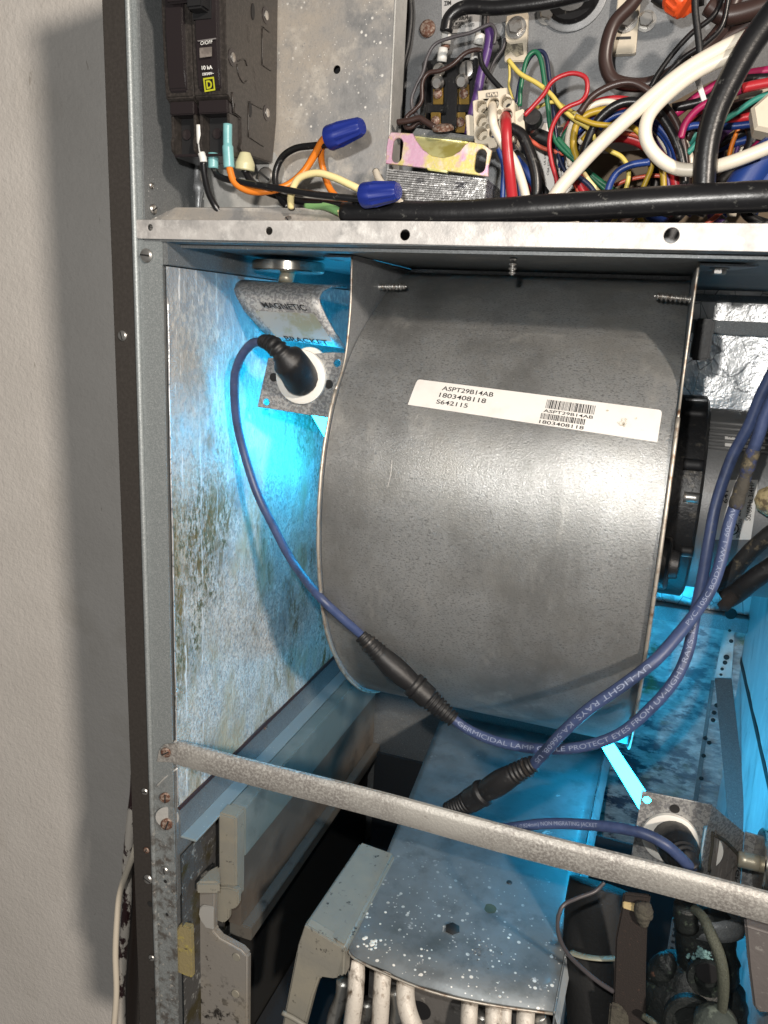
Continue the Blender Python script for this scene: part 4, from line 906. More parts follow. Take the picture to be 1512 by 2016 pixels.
wr('blue wire between the red and the white wire at the rail', B_, [(1000, 1180), (1050, 1330), (1085, 1530)], .05, .0033, 'blue_wire')
wr('black wire bowing down from behind the connector', B_, [(1000, 950), (1080, 1000), (1130, 1100), (1175, 1230), (1195, 1360), (1190, 1530)], .045, .0042, 'black_gloss')
wr('blue wire slanting between black wires below the connector', B_, [(1040, 1180), (1110, 1270), (1190, 1390), (1230, 1530)], .07, .0036, 'blue_wire')
wr('red wire slanting behind the black wire below the connector', B_, [(1060, 1230), (1120, 1350), (1180, 1530)], .075, .0028, 'red_wire')
wr('thick black wire slanting furthest right below the connector', B_, [(1030, 1140), (1130, 1260), (1230, 1400), (1310, 1530)], .08, .0040, 'black')
wr('coral wire drooping right from behind the connector', B_, [(1105, 990), (1160, 1050), (1240, 1100), (1340, 1130), (1400, 1145)], .07, .0020, 'coral')
wr('black sleeve curving right above the certification label', B_, [(1110, 980), (1200, 1010), (1300, 1050), (1400, 1090)], .085, .0050, 'black')
tag(part('cable_clip', lathe(P(*B_(1145, 920), .06), (.3, -1, .2), [(0, .006), (.006, .007), (.010, .005)], 16), M['black_gloss'], None, 'auto'), 'round black clip at the connector\'s right side', 'clip')
wr('grey brown wire looping left around the relay', B_, [(880, 330), (890, 240), (860, 185), (800, 200), (700, 245), (560, 280), (440, 330), (380, 430), (350, 540), (300, 640), (265, 740), (280, 830), (340, 880), (430, 950)], .07, .0018, 'grey_wire')
wr('brown wire draped across the relay terminals', B_, [(790, 380), (740, 370), (660, 400), (570, 480), (480, 525), (390, 545), (345, 620), (340, 750), (290, 815), (230, 870), (220, 940), (260, 950), (330, 910), (420, 935)], .065, .0022, 'brown_wire')
wr('thick black cable bending down to the relay from the top right', B_, [(522, 235), (545, 140), (620, 70), (720, 50), (860, 60), (1050, 45), (1300, 10), (1600, -60)], .078, .0046, 'black_gloss', name='cable', cat='cable', seg=14)
wr('upright black wire crossing the rating sticker', B_, [(805, -40), (808, 100), (800, 270)], .10, .0030, 'black')
wr('upright brown wire beside the black one on the sticker', B_, [(830, -40), (832, 120), (825, 260)], .105, .0018, 'brown_wire')
wr('purple wire running down right of the relay', B_, [(840, 200), (845, 290), (820, 420), (780, 560), (755, 700), (715, 850), (690, 1000)], .075, .0038, 'purple_wire')
wr('dark thin wire slanting behind the connector\'s top tab', B_, [(770, 390), (790, 480), (850, 570), (940, 670)], .06, .0024, 'black_gloss')
wr('thin dark wire hooking past the small knockout', B_, [(960, 285), (945, 360), (890, 440), (850, 520), (820, 620)], .105, .0015, 'grey_wire')
wr('brown wire pair\'s shiny strand in the gap left of the relay', B_, [(190, -60), (235, 80), (220, 240), (190, 420), (170, 640), (180, 900)], .11, .0030, 'brown_wire')
wr('black wire in the gap beside the folded panel edge', B_, [(250, -60), (262, 120), (240, 330), (200, 500), (190, 700)], .105, .0032, 'black')
wr('dark grey wire curled left under the relay', B_, [(160, 910), (240, 900), (320, 880), (360, 900), (440, 950)], .06, .0030, 'brown_wire')
wr('black thin wire rising steeply from the coil, left of two', C_, [(660, 640), (720, 530), (830, 380), (960, 240), (1120, 110), (1200, -60)], .075, .0024, 'black_gloss')
wr('black thin wire rising steeply from the coil, right of two', C_, [(680, 650), (760, 560), (900, 420), (1060, 310), (1180, 180), (1230, -60)], .07, .0024, 'black_gloss')
wr('thin black wire dropping past the orange wire nut', C_, [(985, -60), (985, 60), (1000, 200), (1015, 330), (1020, 450)], .06, .0030, 'black')
wr('dark magenta wire curving behind the fat black cable', C_, [(880, 1000), (910, 900), (980, 810), (1080, 740), (1250, 680), (1400, 620), (1560, 600)], .05, .0031, 'magenta')
wr('bright magenta wire just under the dark magenta one', C_, [(860, 960), (940, 870), (1030, 800), (1150, 745)], .06, .0024, 'red_wire')
wr('crimson wire at the right edge above the teal one', C_, [(1320, 640), (1400, 620), (1560, 590)], .035, .0034, 'red_wire')
wr('teal green wire slanting up to the right edge', C_, [(930, 1110), (1020, 1010), (1150, 900), (1300, 800), (1420, 720), (1560, 660)], .055, .0026, 'teal_wire')
wr('royal blue wire crossing level behind the fat black cable', C_, [(900, 930), (1000, 905), (1200, 915), (1400, 895), (1600, 860)], .06, .0031, 'blue_wire')
wr('fat blue cable at the lower right, left of two', C_, [(1250, 1460), (1350, 1300), (1440, 1180), (1560, 1080)], .035, .0085, 'blue_wire', name='cable', cat='cable', seg=14)
wr('fat blue cable at the lower right edge, right of two', C_, [(1400, 1480), (1480, 1340), (1600, 1200)], .04, .0085, 'blue_wire', name='cable', cat='cable', seg=14)
wr('teal green wire low at the left of the coil', C_, [(-10, 1000), (60, 1080), (160, 1190), (260, 1280), (360, 1350), (460, 1410)], .06, .0026, 'green_wire')
wr('orange strand rising behind the fat black cable', C_, [(1220, 1180), (1250, 1050), (1290, 940), (1310, 820)], .08, .0022, 'orange')
wr('purple strand beside the orange one behind the fat cable', C_, [(1270, 1150), (1310, 1000), (1340, 880), (1350, 800)], .085, .0020, 'purple_wire')
wr('dark red strand at the right edge below the blue wire', C_, [(1380, 1120), (1450, 1040), (1560, 960)], .06, .0034, 'magenta')
wr('black strand curling down at the right behind the U bent wire', C_, [(1380, 900), (1400, 1000), (1340, 1140), (1220, 1260), (1150, 1330)], .075, .0042, 'black')
wr('white strand crossing near the right edge', C_, [(1300, 700), (1400, 680), (1560, 640)], .06, .0030, 'white_wire')
wr('yellow wire stub dangling under the black cable, left of two', C_, [(440, 1500), (410, 1580), (370, 1640)], .03, .0022, 'gold_wire')
wr('yellow wire stub dangling under the black cable, right of two', C_, [(560, 1500), (590, 1580), (620, 1640)], .03, .0022, 'gold_wire')
wr('coral wire stub showing under the black cable at the right', C_, [(1200, 1500), (1130, 1570), (1040, 1640)], .035, .0022, 'coral')
wr('golden wire dropping to the black cable inside the coil', C_, [(740, 1180), (755, 1280), (760, 1420)], .05, .0028, 'gold_wire')
wr('purple wire dropping to the black cable beside the golden one', C_, [(775, 1200), (790, 1300), (800, 1420)], .055, .0022, 'purple_wire')
wr('dark red wire bundle strand left of the arched blue wire', C_, [(120, 1260), (160, 1340), (210, 1440)], .05, .0040, 'red_wire')
wr('coral strand left of the dark red one at the black cable', C_, [(95, 1280), (130, 1350), (170, 1440)], .05, .0026, 'coral')
wr('navy wire with a bright glint beside the pale yellow one', C_, [(60, 1240), (160, 1290), (230, 1350), (280, 1430)], .045, .0024, 'navy')
wr('pale tan wire low in front of the teal one', C_, [(180, 1250), (230, 1320), (320, 1420)], .05, .0022, 'cream_wire')
wr('black cable arching over the top right behind the brown ones', C_, [(700, -40), (780, 10), (900, 15), (1050, -20)], .10, .0050, 'black', name='cable', cat='cable')
rq = random.Random(21)
for k, (cn_, mm_) in enumerate([('blue', 'blue_wire'), ('yellow', 'gold_wire'), ('red', 'red_wire'), ('white', 'white_wire'), ('black', 'black_gloss'), ('purple', 'purple_wire'), ('green', 'green_wire'), ('black', 'black'), ('blue', 'blue_wire'), ('yellow', 'yellow_wire'), ('red', 'red_wire'), ('white', 'white_wire'), ('black', 'black_gloss'), ('navy', 'navy'), ('brown', 'brown_wire'), ('black', 'black')]):
    cx_, cy2 = 470 + rq.uniform(-60, 60), 1150 + rq.uniform(-60, 60); ra_, rb_ = rq.uniform(300, 440), rq.uniform(290, 390); t0 = rq.uniform(2.7, 3.4); t1 = rq.uniform(-.5, .1)
    lst = [(cx_ + ra_ * math.cos(t0 + (t1 - t0) * q / 7), cy2 - rb_ * math.sin(t0 + (t1 - t0) * q / 7)) for q in range(8)]
    wr('thin %s strand curled inside the coiled wire loop' % cn_, C_, lst, .066 + .0018 * k, .0030, mm_, group='thin %s strands of the coiled loop' % cn_)
for k, (cn_, mm_) in enumerate([('black', 'black_gloss'), ('magenta', 'magenta'), ('brown', 'brown_wire'), ('black', 'black'), ('teal', 'teal_wire'), ('red', 'red_wire'), ('purple', 'purple_wire'), ('black', 'black_gloss'), ('blue', 'blue_wire'), ('brown', 'brown_wire'), ('orange', 'orange'), ('black', 'black')]):
    y0 = 560 + k * 62 + rq.uniform(-30, 30)
    lst = [(860 + rq.uniform(-60, 60), y0 + 250 + rq.uniform(-60, 90)), (1050 + rq.uniform(-30, 30), y0 + 110 + rq.uniform(-50, 50)), (1250, y0 + 10 + rq.uniform(-50, 50)), (1560, y0 - 60 + rq.uniform(-80, 60))]
    wr('%s strand running right behind the fat black cable' % cn_, C_, lst, .068 + .002 * k, .0034, mm_, group='%s strands behind the fat black cable' % cn_)
rnd = random.Random(11)
cl_ = ['black', 'brown_wire', 'black', 'navy', 'magenta', 'black', 'brown_wire', 'purple_wire', 'grey_wire', 'black', 'white_wire', 'blue_wire']
for k in range(16):      # dark background tangle at the bottom right of the bay: nothing tells these apart
    x = 640 + k * 62 + rnd.uniform(-20, 20)
    wr('dim strand deep in the wire tangle behind the fat black cable', C_, [(x - 60 + rnd.uniform(-90, 90), 1560), (x + rnd.uniform(-60, 60), 1350), (x + 50 + rnd.uniform(-100, 100), 1130), (x + 140 + rnd.uniform(-100, 140), 900 + rnd.uniform(-60, 120))], .095 + rnd.uniform(-.006, .012), rnd.choice((.0022, .0028, .0036)), cl_[k % 12], group='dim strands deep in the wire tangle')
for k in range(14):
    x = 1040 + k * 35
    o = wire('dim strand in the dark gap just under the black cable', [P(x, 405, .06), P(x + rnd.uniform(-25, 25), 425, .05 + rnd.uniform(-.01, .01)), P(x + rnd.uniform(-40, 40), 442, .045)], .0026, M[cl_[(k * 5) % 12]], group='dim strands under the black cable')
wire_nut('orange wire nut at the top edge above the thick brown cables', P(*C_(870, -30), .07), P(*C_(915, 60), .066), M['nut_orange'], .010)
# zip tie near brown bundle
tag(part('zip_tie', extr([P(*C_(960, 400), .06), P(*C_(985, 440), .06), P(*C_(1070, 720), .06), P(*C_(1035, 735), .06), P(*C_(975, 560), .06)], (0, .001, 0), .0003), M['sleeve_white']), 'white plastic strap hanging behind the white wires near the brown cables', 'strap')
tag(part('connector_block', lathe(P(*C_(1530, 880), .05), (0, -1, .2), [(0, .012), (.01, .012), (.012, .010)], 6), M['cream'], None, 'auto'), 'cream plastic block cut by the right edge among the wires', 'plastic block')

# heavy horizontal cable on the rail
hc = thing('cable', 'thick black cable lying along the white steel rail with a cut left end', 'cable', P(1000, 440, .01))
cpp = [P(676, 420, .006), P(760, 419, .006), P(900, 420, .006), P(1100, 409, .006), P(1300, 396, .004), P(1512, 386, .002), P(1640, 382, .002)]
part('jacket', tube(cpp, lambda t: .0066 + .0012 * min(1, t * 2.2) + .00012 * math.sin(t * 60), 20, 10), M['black_gloss'], hc, True)
part('cut_end', lathe(P(676, 420, .006) - Vector((.0002, 0, 0)), (-1, 0, 0), [(0, .0048), (.001, .0046)], 16), M['ink'], hc)
for k in range(5):
    q = P(676, 416 + k * 2, .004) ; part('conductor_end', tube([q, q + Vector((-.0035, -.001 + .0006 * k, random.uniform(-.001, .001)))], .0009, 6, 2), M['rust'] if k % 2 else M['cream_wire'], hc, True)

# ================================================================== UV LAMP, upper left
def plug_boot(parent, pp, rf, m=None, seg=20, sub=14, nm='plug'):
    return part(nm, tube(pp, rf, seg, sub), m or M['black'], parent, True)
l1_ = thing('ultraviolet_lamp', 'ultraviolet lamp on a folded MAGNETIC BRACKET hanging from the shelf at the left', 'lamp', (-.27, .11, -.08))
mc = P(568, 512, .115); mc = Vector((mc.x, .115, .0405))
part('magnet', lathe(mc, (0, 0, -1), [(0, .0275), (.0008, .0286), (.0072, .0286), (.0082, .0275), (.0084, .012)], 40), M['magnet'], l1_, 'auto')
def bp(x, y, Y): return P(*D_(x, y), Y)
part('stem', tube([mc + Vector((0, 0, -.008)), Vector((mc.x, .110, bp(950, 395, .105).z))], .0058, 16, 3), M['stem'], l1_, True)
# folded bracket: top leaf, rounded bend, sloping face
fl = [bp(720, 378, .104), bp(1290, 420, .118), bp(1180, 410, .088), bp(700, 385, .085)]
nb = bmesh.new(); rows = []
# cross-section path from back of top leaf over the bend down the face
path = [((690, 378, .112), (1290, 415, .112)), ((672, 386, .092), (1200, 412, .092)), ((650, 405, .084), (1150, 440, .084)), ((640, 438, .079), (1130, 478, .079)), ((655, 478, .0785), (1132, 512, .0785)), ((700, 560, .082), (1165, 590, .082)), ((770, 640, .087), (1215, 680, .087)), ((840, 715, .092), (1285, 775, .092))]
for a, b in path: rows.append([nb.verts.new(bp(a[0] + (b[0] - a[0]) * k / 8, a[1] + (b[1] - a[1]) * k / 8, a[2])) for k in range(9)])
for r0, r1 in zip(rows, rows[1:]):
    for k in range(8): nb.faces.new((r0[k], r0[k + 1], r1[k + 1], r1[k]))
bmesh.ops.recalc_face_normals(nb, faces=nb.faces); bmesh.ops.solidify(nb, geom=nb.faces[:], thickness=.0016)
part('bracket', nb, M['bracket'], l1_, True)
def face_pt(u, v): # u across 0..1, v down 0..1 on the sloping face
    a = bp(655 + (840 - 655) * v, 478 + (715 - 478) * v, .0785 + (.092 - .0785) * v); b = bp(1132 + (1285 - 1132) * v, 512 + (775 - 512) * v, .0785 + (.092 - .0785) * v)
    return a.lerp(b, u)
FN = (face_pt(1, 0) - face_pt(0, 0)).cross(face_pt(0, 1) - face_pt(0, 0)).normalized()
if FN.dot(CAM - face_pt(0, 0)) < 0: FN = -FN
part('sticker', extr([face_pt(.12, .30) + FN * .0012, face_pt(.86, .24) + FN * .0012, face_pt(.88, .86) + FN * .0012, face_pt(.14, .92) + FN * .0012], FN * .0002), M['sticker_worn'], l1_)
text('lettering', 'MAGNETIC', lambda u, v: face_pt(.28 + .53 * u, .19 - .01 * u - .13 * v) + FN * .0016, M['ink'], l1_, .02)
text('lettering', 'BRACKET', lambda u, v: face_pt(.26 + .56 * u, .965 - .02 * u - .11 * v) + FN * .0018, M['ink'], l1_, .02)
# lamp plate with corner holes
pq = [bp(855, 800, .080), bp(1285, 800, .080), bp(1190, 1170, .080), bp(780, 1105, .080)]
po = bp(780, 1105, .080); pux = Vector((pq[2].x - po.x, 0, pq[2].z - po.z)).normalized(); puy = Vector((-pux.z, 0, pux.x))
def pl2(x, y): v = bp(x, y, .080) - po; return (v.dot(pux), v.dot(puy))
holes = [(*pl2(1233, 858), .0030), (*pl2(828, 1080), .0030), (*pl2(1187, 978), .0034), (*pl2(872, 938), .0034)]
cplate('mounting_plate', [pl2(*p) for p in ((840, 830), (1190, 798), (1285, 800), (1190, 1170), (780, 1105))], holes[:2], .0014, po, pux, puy, M['bracket'], l1_, .0003)
for h in holes[2:]: part('dark_hole', lathe(po + pux * h[0] + puy * h[1] + Vector((0, -.0008, 0)), (0, -1, 0), [(0, h[2]), (.0003, h[2])], 18), M['ink'], l1_)
cc = bp(1030, 935, .079)
part('collar', lathe(cc, (0, -1, 0), [(0, .0205), (.0030, .0205), (.0036, .0195), (.0036, .0130)], 40), M['gasket'], l1_, 'auto')
part('upper_collar', lathe(bp(1082, 868, .084), (0, -1, 0), [(0, .0135), (.003, .0135), (.0035, .013)], 32), M['gasket'], l1_, 'auto')
tdir = (P(654, 850, .165) - cc).normalized()
part('glass_tube', lathe(cc + Vector((0.0, .004, -.003)), tdir, [(0, .008), (.002, .0085), (.19, .0085), (.195, .006)], 24), M['tube'], l1_, True)
# rubber plug with stepped strain relief
def boot1(t):
    if t < .50: return .0138 * (1 - .10 * (t / .5)) * (1 if t > .03 else .93)
    if t < .60: return .0124 - .005 * (t - .5) / .1
    return (.0074 - .0030 * (t - .6) / .4) + .0007 * math.sin(t * 95)
plug_boot(l1_, [bp(1030, 955, .076), bp(985, 880, .058), bp(930, 820, .048), bp(880, 765, .046), bp(835, 738, .050), bp(808, 735, .054)], boot1)

CR = .0034
def cable_obj(label, pp, r=CR, dirty=None):
    t = thing('lamp_cable', label, 'cable', pp[len(pp) // 2])
    c = spline(pp, 10); part('jacket', tube(c, r, 16, raw=True), M['cable'], t, True)
    return t, c
def cable_print(t, c, s, pa, pb, r=CR, h=.0030, name='lettering'):
    """print along the cable between the points nearest two pixels"""
    def prj(p): d = p - CAM; z = d.dot(FW); return Vector((756 + F * d.dot(RX) / z, 1008 + F * d.dot(DN) / z))
    pr = [prj(p) for p in c]
    ia = min(range(len(c)), key=lambda i: (pr[i] - Vector(pa)).length); ib = min(range(len(c)), key=lambda i: (pr[i] - Vector(pb)).length)
    seq = c[ia:ib + 1] if ia < ib else c[ib:ia + 1][::-1]
    AL2 = [0.]
    for i in range(1, len(seq)): AL2.append(AL2[-1] + (seq[i] - seq[i - 1]).length)
    T_ = AL2[-1]
    def fm(u, v):
        s_ = u * T_
        i = 1
        while i < len(seq) - 1 and AL2[i] < s_: i += 1
        k = (s_ - AL2[i - 1]) / max(1e-9, AL2[i] - AL2[i - 1]); p = seq[i - 1].lerp(seq[i], k)
        j0, j1 = max(0, i - 2), min(len(seq) - 1, i + 1); Tn = (seq[j1] - seq[j0]).normalized()
        N = (CAM - p); N = (N - Tn * N.dot(Tn)).normalized(); U = N.cross(Tn)
        a = (v - .45) * h / r
        return p + (U * math.sin(a) + N * math.cos(a)) * (r + .0003)
    text(name, s, fm, M['print'], t, .0)
def on_housing(px, py, lift): # point in front of the wrap under a pixel
    X, s = prof_hit(px, py); p, n = prof_at(s)
    if n.dot(Vector((0, .2, -.15)) - p) > 0: n = -n
    return Vector((X, p.y, p.z)) + n * lift
pA1 = [bp(812, 737, .053), P(497, 676, .056), P(475, 702, .060), P(462, 745, .064), P(465, 820, .070), P(480, 890, .074), P(506, 970, .074), P(535, 1030, .070), P(575, 1105, .058), P(622, 1172, .040), P(668, 1212, .012), on_housing(714, 1252, .010)]
tA, cA = cable_obj('blue lamp cable hanging from the upper plug down across the foil to the inline connector', pA1)
def inline_boot(label, pp):
    t = thing('cable_connector', label, 'connector', pp[0])
    def rf(t_):
        if t_ < .22: return .0056 + .0018 * t_ / .22 + .0005 * math.sin(t_ * 170)
        if t_ < .56: return .0074 + .0014 * math.sin((t_ - .22) / .34 * 3.14)
        if t_ < .60: return .0096
        if t_ < .74: return .0090 - .0004 * (t_ - .6)
        return .0080 - .0024 * (t_ - .74) / .26 + .0007 * math.sin(t_ * 190)
    part('boot', tube(pp, rf, 22, 30), M['black'], t, True)
    c = spline(pp, 10)
    for f_ in (.09,): 
        i = int(f_ * (len(c) - 1)); d = (c[i + 1] - c[i]).normalized(); part('groove', lathe(c[i] - d * .0006, d, [(0, .0072), (.0012, .0072)], 20), M['breaker'], t, 'auto')
    i = int(.57 * (len(c) - 1)); d = (c[i + 1] - c[i]).normalized(); part('collar', lathe(c[i], d, [(0, .0099), (.0016, .0099)], 20), M['black'], t, 'auto')
    return t
bA = [on_housing(712, 1250, .010), on_housing(755, 1296, .011), on_housing(812, 1346, .012), on_housing(850, 1380, .016), P(892, 1416, .072)]
bA = [P(711, 1250, .045), P(760, 1300, .046), P(812, 1346, .048), P(850, 1380, .050), P(892, 1416, .052)]
pA1[-1] = P(714, 1252, .045); pA1[-2] = P(668, 1212, .034); pA1[-3] = P(625, 1170, .030)
for ch in list(tA.children): bpy.data.objects.remove(ch)
bpy.data.objects.remove(tA)
tA, cA = cable_obj('blue lamp cable hanging from the upper plug down across the foil to the inline connector', pA1)
inline_boot('black ribbed inline connector lying across the lower left of the blower housing', bA)
pA2 = [P(888, 1412, .052), P(925, 1438, .050), P(980, 1460, .046), P(1060, 1474, .042), P(1140, 1471, .038), P(1215, 1447, .036), P(1275, 1400, .038), P(1327, 1341, .044), P(1355, 1280, .052), P(1369, 1207, .062), P(1383, 1139, .074), P(1396, 1063, .086), P(1411, 988, .092), P(1441, 901, .094), P(1475, 837, .092), P(1501, 773, .090), P(1560, 660, .085)]
tA2, cA2 = cable_obj('blue cable printed PROTECT EYES running from the inline connector right and up', pA2, .0038)
cable_print(tA2, cA2, 'GERMICIDAL LAMP CABLE', (902, 1424), (1120, 1474), .0038, .0031)
cable_print(tA2, cA2, 'PROTECT EYES FROM UV-LIGHT RAYS. KA', (1122, 1474), (1366, 1225), .0038, .0031)
pB = [P(1048, 1508, .030), P(1075, 1478, .022), P(1110, 1440, .016), P(1160, 1395, .012), P(1225, 1350, .014), P(1290, 1300, .022), P(1335, 1250, .034), P(1369, 1207, .046), P(1400, 1158, .058), P(1420, 1101, .068), P(1437, 1026, .078), P(1460, 962, .080), P(1477, 905, .080), P(1494, 856, .078), P(1514, 800, .076), P(1570, 700, .07)]
tB, cB = cable_obj('blue cable printed KA-5660B crossing over the other towards the right edge', pB, .0039)
cable_print(tB, cB, 'UV-LIGHT RAYS. KA-5660B. US', (1275, 1312), (1062, 1495), .0038, .0031)
cable_print(tB, cB, 'PVC 105C BODY VW-1 60C AWM 18/3', (1352, 1232), (1468, 940), .0038, .0026)
for (p0, rr) in ((pB[12], .0052), (pB[11], .0056)):
    pass
bB = [P(1052, 1503, .030), P(1005, 1528, .030), P(960, 1555, .032), P(915, 1582, .034), P(882, 1596, .036)]
inline_boot('black ribbed inline connector tucked behind the steel brace bar', bB)
tag(part('dirt_clump', tube([P(1447, 1000, .079), P(1456, 972, .079), P(1466, 940, .079), P(1477, 905, .079), P(1484, 885, .079)], lambda t: .0044 + .0004 * math.sin(t * 9) + .0003 * math.sin(t * 21) - .0004 * abs(2 * t - 1) ** 4, 12, 10), M['cable_dirty'], None, True), 'crusty brown dirt caked round the blue cable near the motor sticker', 'dirt')
# black corrugated leads at the right
dl = [P(1425, 1182, .10), P(1450, 1168, .10), P(1485, 1140, .095), P(1560, 1090, .09)]
wire('black lead printed with small type, lower of two by the motor', dl, .0068, M['black'], cat='cable', name='cable', seg=14)
d2 = [P(1418, 1160, .12), P(1440, 1130, .115), P(1475, 1088, .11), P(1512, 1055, .105), P(1560, 1020, .10)]
wire('dirty black lead, upper of two by the motor', d2, .0058, mat('dusty_black_lead', (.014, .014, .014), .6, 0, [((.11, .09, .06), 120, .56, .66)], .4, 200), cat='cable', name='cable', seg=14)
tag(part('dirt_clump', lathe(P(1426, 1176, .098), (.8, -.3, -.5), [(0, .007), (.004, .0085), (.008, .006)], 14), M['dusty'], None, True), 'clump of brown dirt where the black leads meet below the motor', 'dirt')

# ================================================================== UV LAMP, lower right
l2_ = thing('ultraviolet_lamp', 'glowing ultraviolet lamp on a dirty bracket held by a magnet to the right wall', 'lamp', (.06, .1, -.40))
def hp(x, y, Y): return P(*H_(x, y), Y)
YQ = .080
qo = hp(515, 975, YQ); qux = hp(945, 1100, YQ) - qo; qux = Vector((qux.x, 0, qux.z)).normalized(); quy = Vector((-qux.z, 0, qux.x))
def ql(x, y): v = hp(x, y, YQ) - qo; return (v.dot(qux), v.dot(quy))
cplate('mounting_plate', [ql(*p) for p in ((585, 562), (1018, 648), (998, 770), (968, 772), (932, 1000), (960, 1130), (500, 1080))], [(*ql(614, 618), .0032)], .0014, qo, qux, quy, M['bracket'], l2_, .0003)
h_ = ql(787, 668); part('dark_hole', lathe(qo + qux * h_[0] + quy * h_[1] + Vector((0, -.0009, 0)), (0, -1, 0), [(0, .0035), (.0003, .0035)], 18), M['ink'], l2_)
c2 = hp(758, 850, YQ - .001)
part('collar', lathe(c2, (0, -1, 0), [(0, .0198), (.0030, .0198), (.0036, .0188), (.0036, .0150)], 40), M['gasket'], l2_, 'auto')
part('rear_collar', lathe(hp(925, 905, YQ + .012), (0, -1, 0), [(0, .0180), (.003, .0180)], 32), M['gasket'], l2_, 'auto')
# side leaf folded back towards the right wall
leaf = [hp(1018, 648, YQ), hp(1280, 870, YQ - .010), hp(1270, 1000, YQ - .012), hp(1240, 1180, YQ - .014), hp(1210, 1440, YQ - .014), hp(1125, 1400, YQ - .01), hp(1000, 1240, YQ), hp(955, 1090, YQ), hp(998, 770, YQ)]
p_a, p_b, p_c = hp(1018, 648, YQ), hp(955, 1100, YQ), hp(1222, 800, YQ + .032)
nn = (p_b - p_a).cross(p_c - p_a).normalized()
def onleaf(x, y, lift=0.):
    d = ray(*H_(x, y)); t = (p_a - CAM).dot(nn) / d.dot(nn); q = CAM + d * t; s_ = -1 if nn.dot(p_a - CAM) > 0 else 1
    return q + nn * s_ * lift
lf = [onleaf(x, y) for x, y in ((1018, 648), (1222, 820), (1195, 1170), (1160, 1420), (955, 1240), (950, 1090), (998, 770))]
part('side_leaf', sheet(lf, .0016, .0003), M['bracket'], l2_)
part('sticker', sheet([onleaf(x, y, .0012) for x, y in ((1035, 800), (1180, 950), (1150, 1160), (985, 1100))], .0002), M['bracket_dirty'], l2_)
text('lettering', 'MAGNETIC', (lambda a, b, c: (lambda u, v: a + (b - a) * u + (c - a) * v))(onleaf(1190, 960, .0016), onleaf(1150, 1260, .0016), onleaf(1170, 955, .0016)), M['ink'], l2_, .02)
tl = [(1018, 815), (1015, 900), (1003, 980), (995, 1060)]
part('grime_line', tube([onleaf(*p, .0008) for p in tl], .0011, 6, 4), M['dust'], l2_, True)
part('grime_line', tube([onleaf(*p, .0008) for p in ((1030, 830), (1080, 860), (1130, 905), (1180, 960))], .0016, 6, 4), M['dust'], l2_, True)
# rolled outer edge towards the magnet
part('folded_edge', extr([onleaf(1222, 820), onleaf(1195, 1170), onleaf(1160, 1420), onleaf(1160, 1420) + Vector((.008, -.001, 0)), onleaf(1195, 1170) + Vector((.013, -.001, 0)), onleaf(1222, 820) + Vector((.015, -.001, .0))], (.001, .002, 0), .0004), M['bracket'], l2_)
mg = PX(*H_(1390, 1035), XR - .0006)
part('magnet', lathe(mg, (-1, 0, 0), [(0, .0245), (.0010, .0252), (.0075, .0252), (.0085, .0240), (.0088, .012)], 40), M['magnet'], l2_, 'auto')
part('stem', tube([mg + Vector((-.008, 0, 0)), mg + Vector((-.022, 0, 0))], .0058, 16, 3), M['stem'], l2_, True)
# tube: visible from (1200,1465) to the plate
ta = P(1292, 1618, .088); tb = P(1195, 1465, .28)
tdr = (tb - ta).normalized()
part('glass_tube', lathe(ta, tdr, [(0, .005), (.002, .0062), (.25, .0062), (.253, .005)], 24), M['tube2'], l2_, True)
def boot2(t):
    if t < .45: return .0142 - .0012 * t
    if t < .55: return .0137
    if t < .7: return .0137 - .003 * (t - .55) / .15
    return .0107 - .0045 * (t - .7) / .3 + .0008 * math.sin(t * 80)
plug_boot(l2_, [hp(770, 850, YQ - .001), hp(800, 905, .060), hp(835, 965, .046), hp(870, 1010, .038), hp(895, 1050, .036)], boot2)
pC = [hp(890, 1045, .036), hp(860, 1015, .030), hp(800, 955, .026), hp(720, 890, .024), hp(600, 830, .026), hp(450, 795, .030), hp(280, 775, .034), hp(100, 765, .036), hp(-60, 768, .036), G_(0, 0) and P(975, 1632, .036), P(930, 1620, .036), P(890, 1600, .036)]
tC, cC = cable_obj('dark blue cable from behind the brace bar to the lower lamp plug', pC, .0038)
cable_print(tC, cC, '18/3 (0.824mm) NON MIGRATING JACKET', (1010, 1627), (1180, 1622), .0038, .0026)

# ================================================================== COIL
co = thing('evaporator_coil', 'blue grey sheet metal coil cover splattered with white specks in the lower middle', 'coil', (-.09, .2, -.62))
ZC = -.475
fe = [(685, 1868), (700, 1886), (760, 1915), (850, 1950), (960, 1975), (1085, 1992)]
fr = [PZ(x, y, ZC) for x, y in fe]; bl = PZ(870, 1400, ZC); brr = PZ(1190, 1475, ZC)
fr[-1].x = -.0155
# plate as grid with two shallow fold lines
nb = bmesh.new(); rows = []
fs = spline(fr, 4); n = len(fs)
for j in range(13):
    t = j / 12; row = []
    for i, p in enumerate(fs):
        u = i / (n - 1); e = Vector((-.203 + u * (.203 - .0080), .39, ZC))
        q = p.lerp(e, t)
        d = .0016 * math.exp(-((u - (.38 + .10 * t)) / .05) ** 2) + .0012 * math.exp(-((u - (.62 + .02 * t)) / .04) ** 2)
        q.z += d; row.append(nb.verts.new(q))
    rows.append(row)
for r0, r1 in zip(rows, rows[1:]):
    for k in range(n - 1): nb.faces.new((r0[k], r0[k + 1], r1[k + 1], r1[k]))
bmesh.ops.recalc_face_normals(nb, faces=nb.faces); bmesh.ops.solidify(nb, geom=nb.faces[:], thickness=.0014)
part('cover_plate', nb, M['paint_bg'], co, True)
part('cover_front_edge', tube([p + Vector((0, -.0004, -.0008)) for p in fs], .0010, 6, raw=True), M['edge'], co, True)
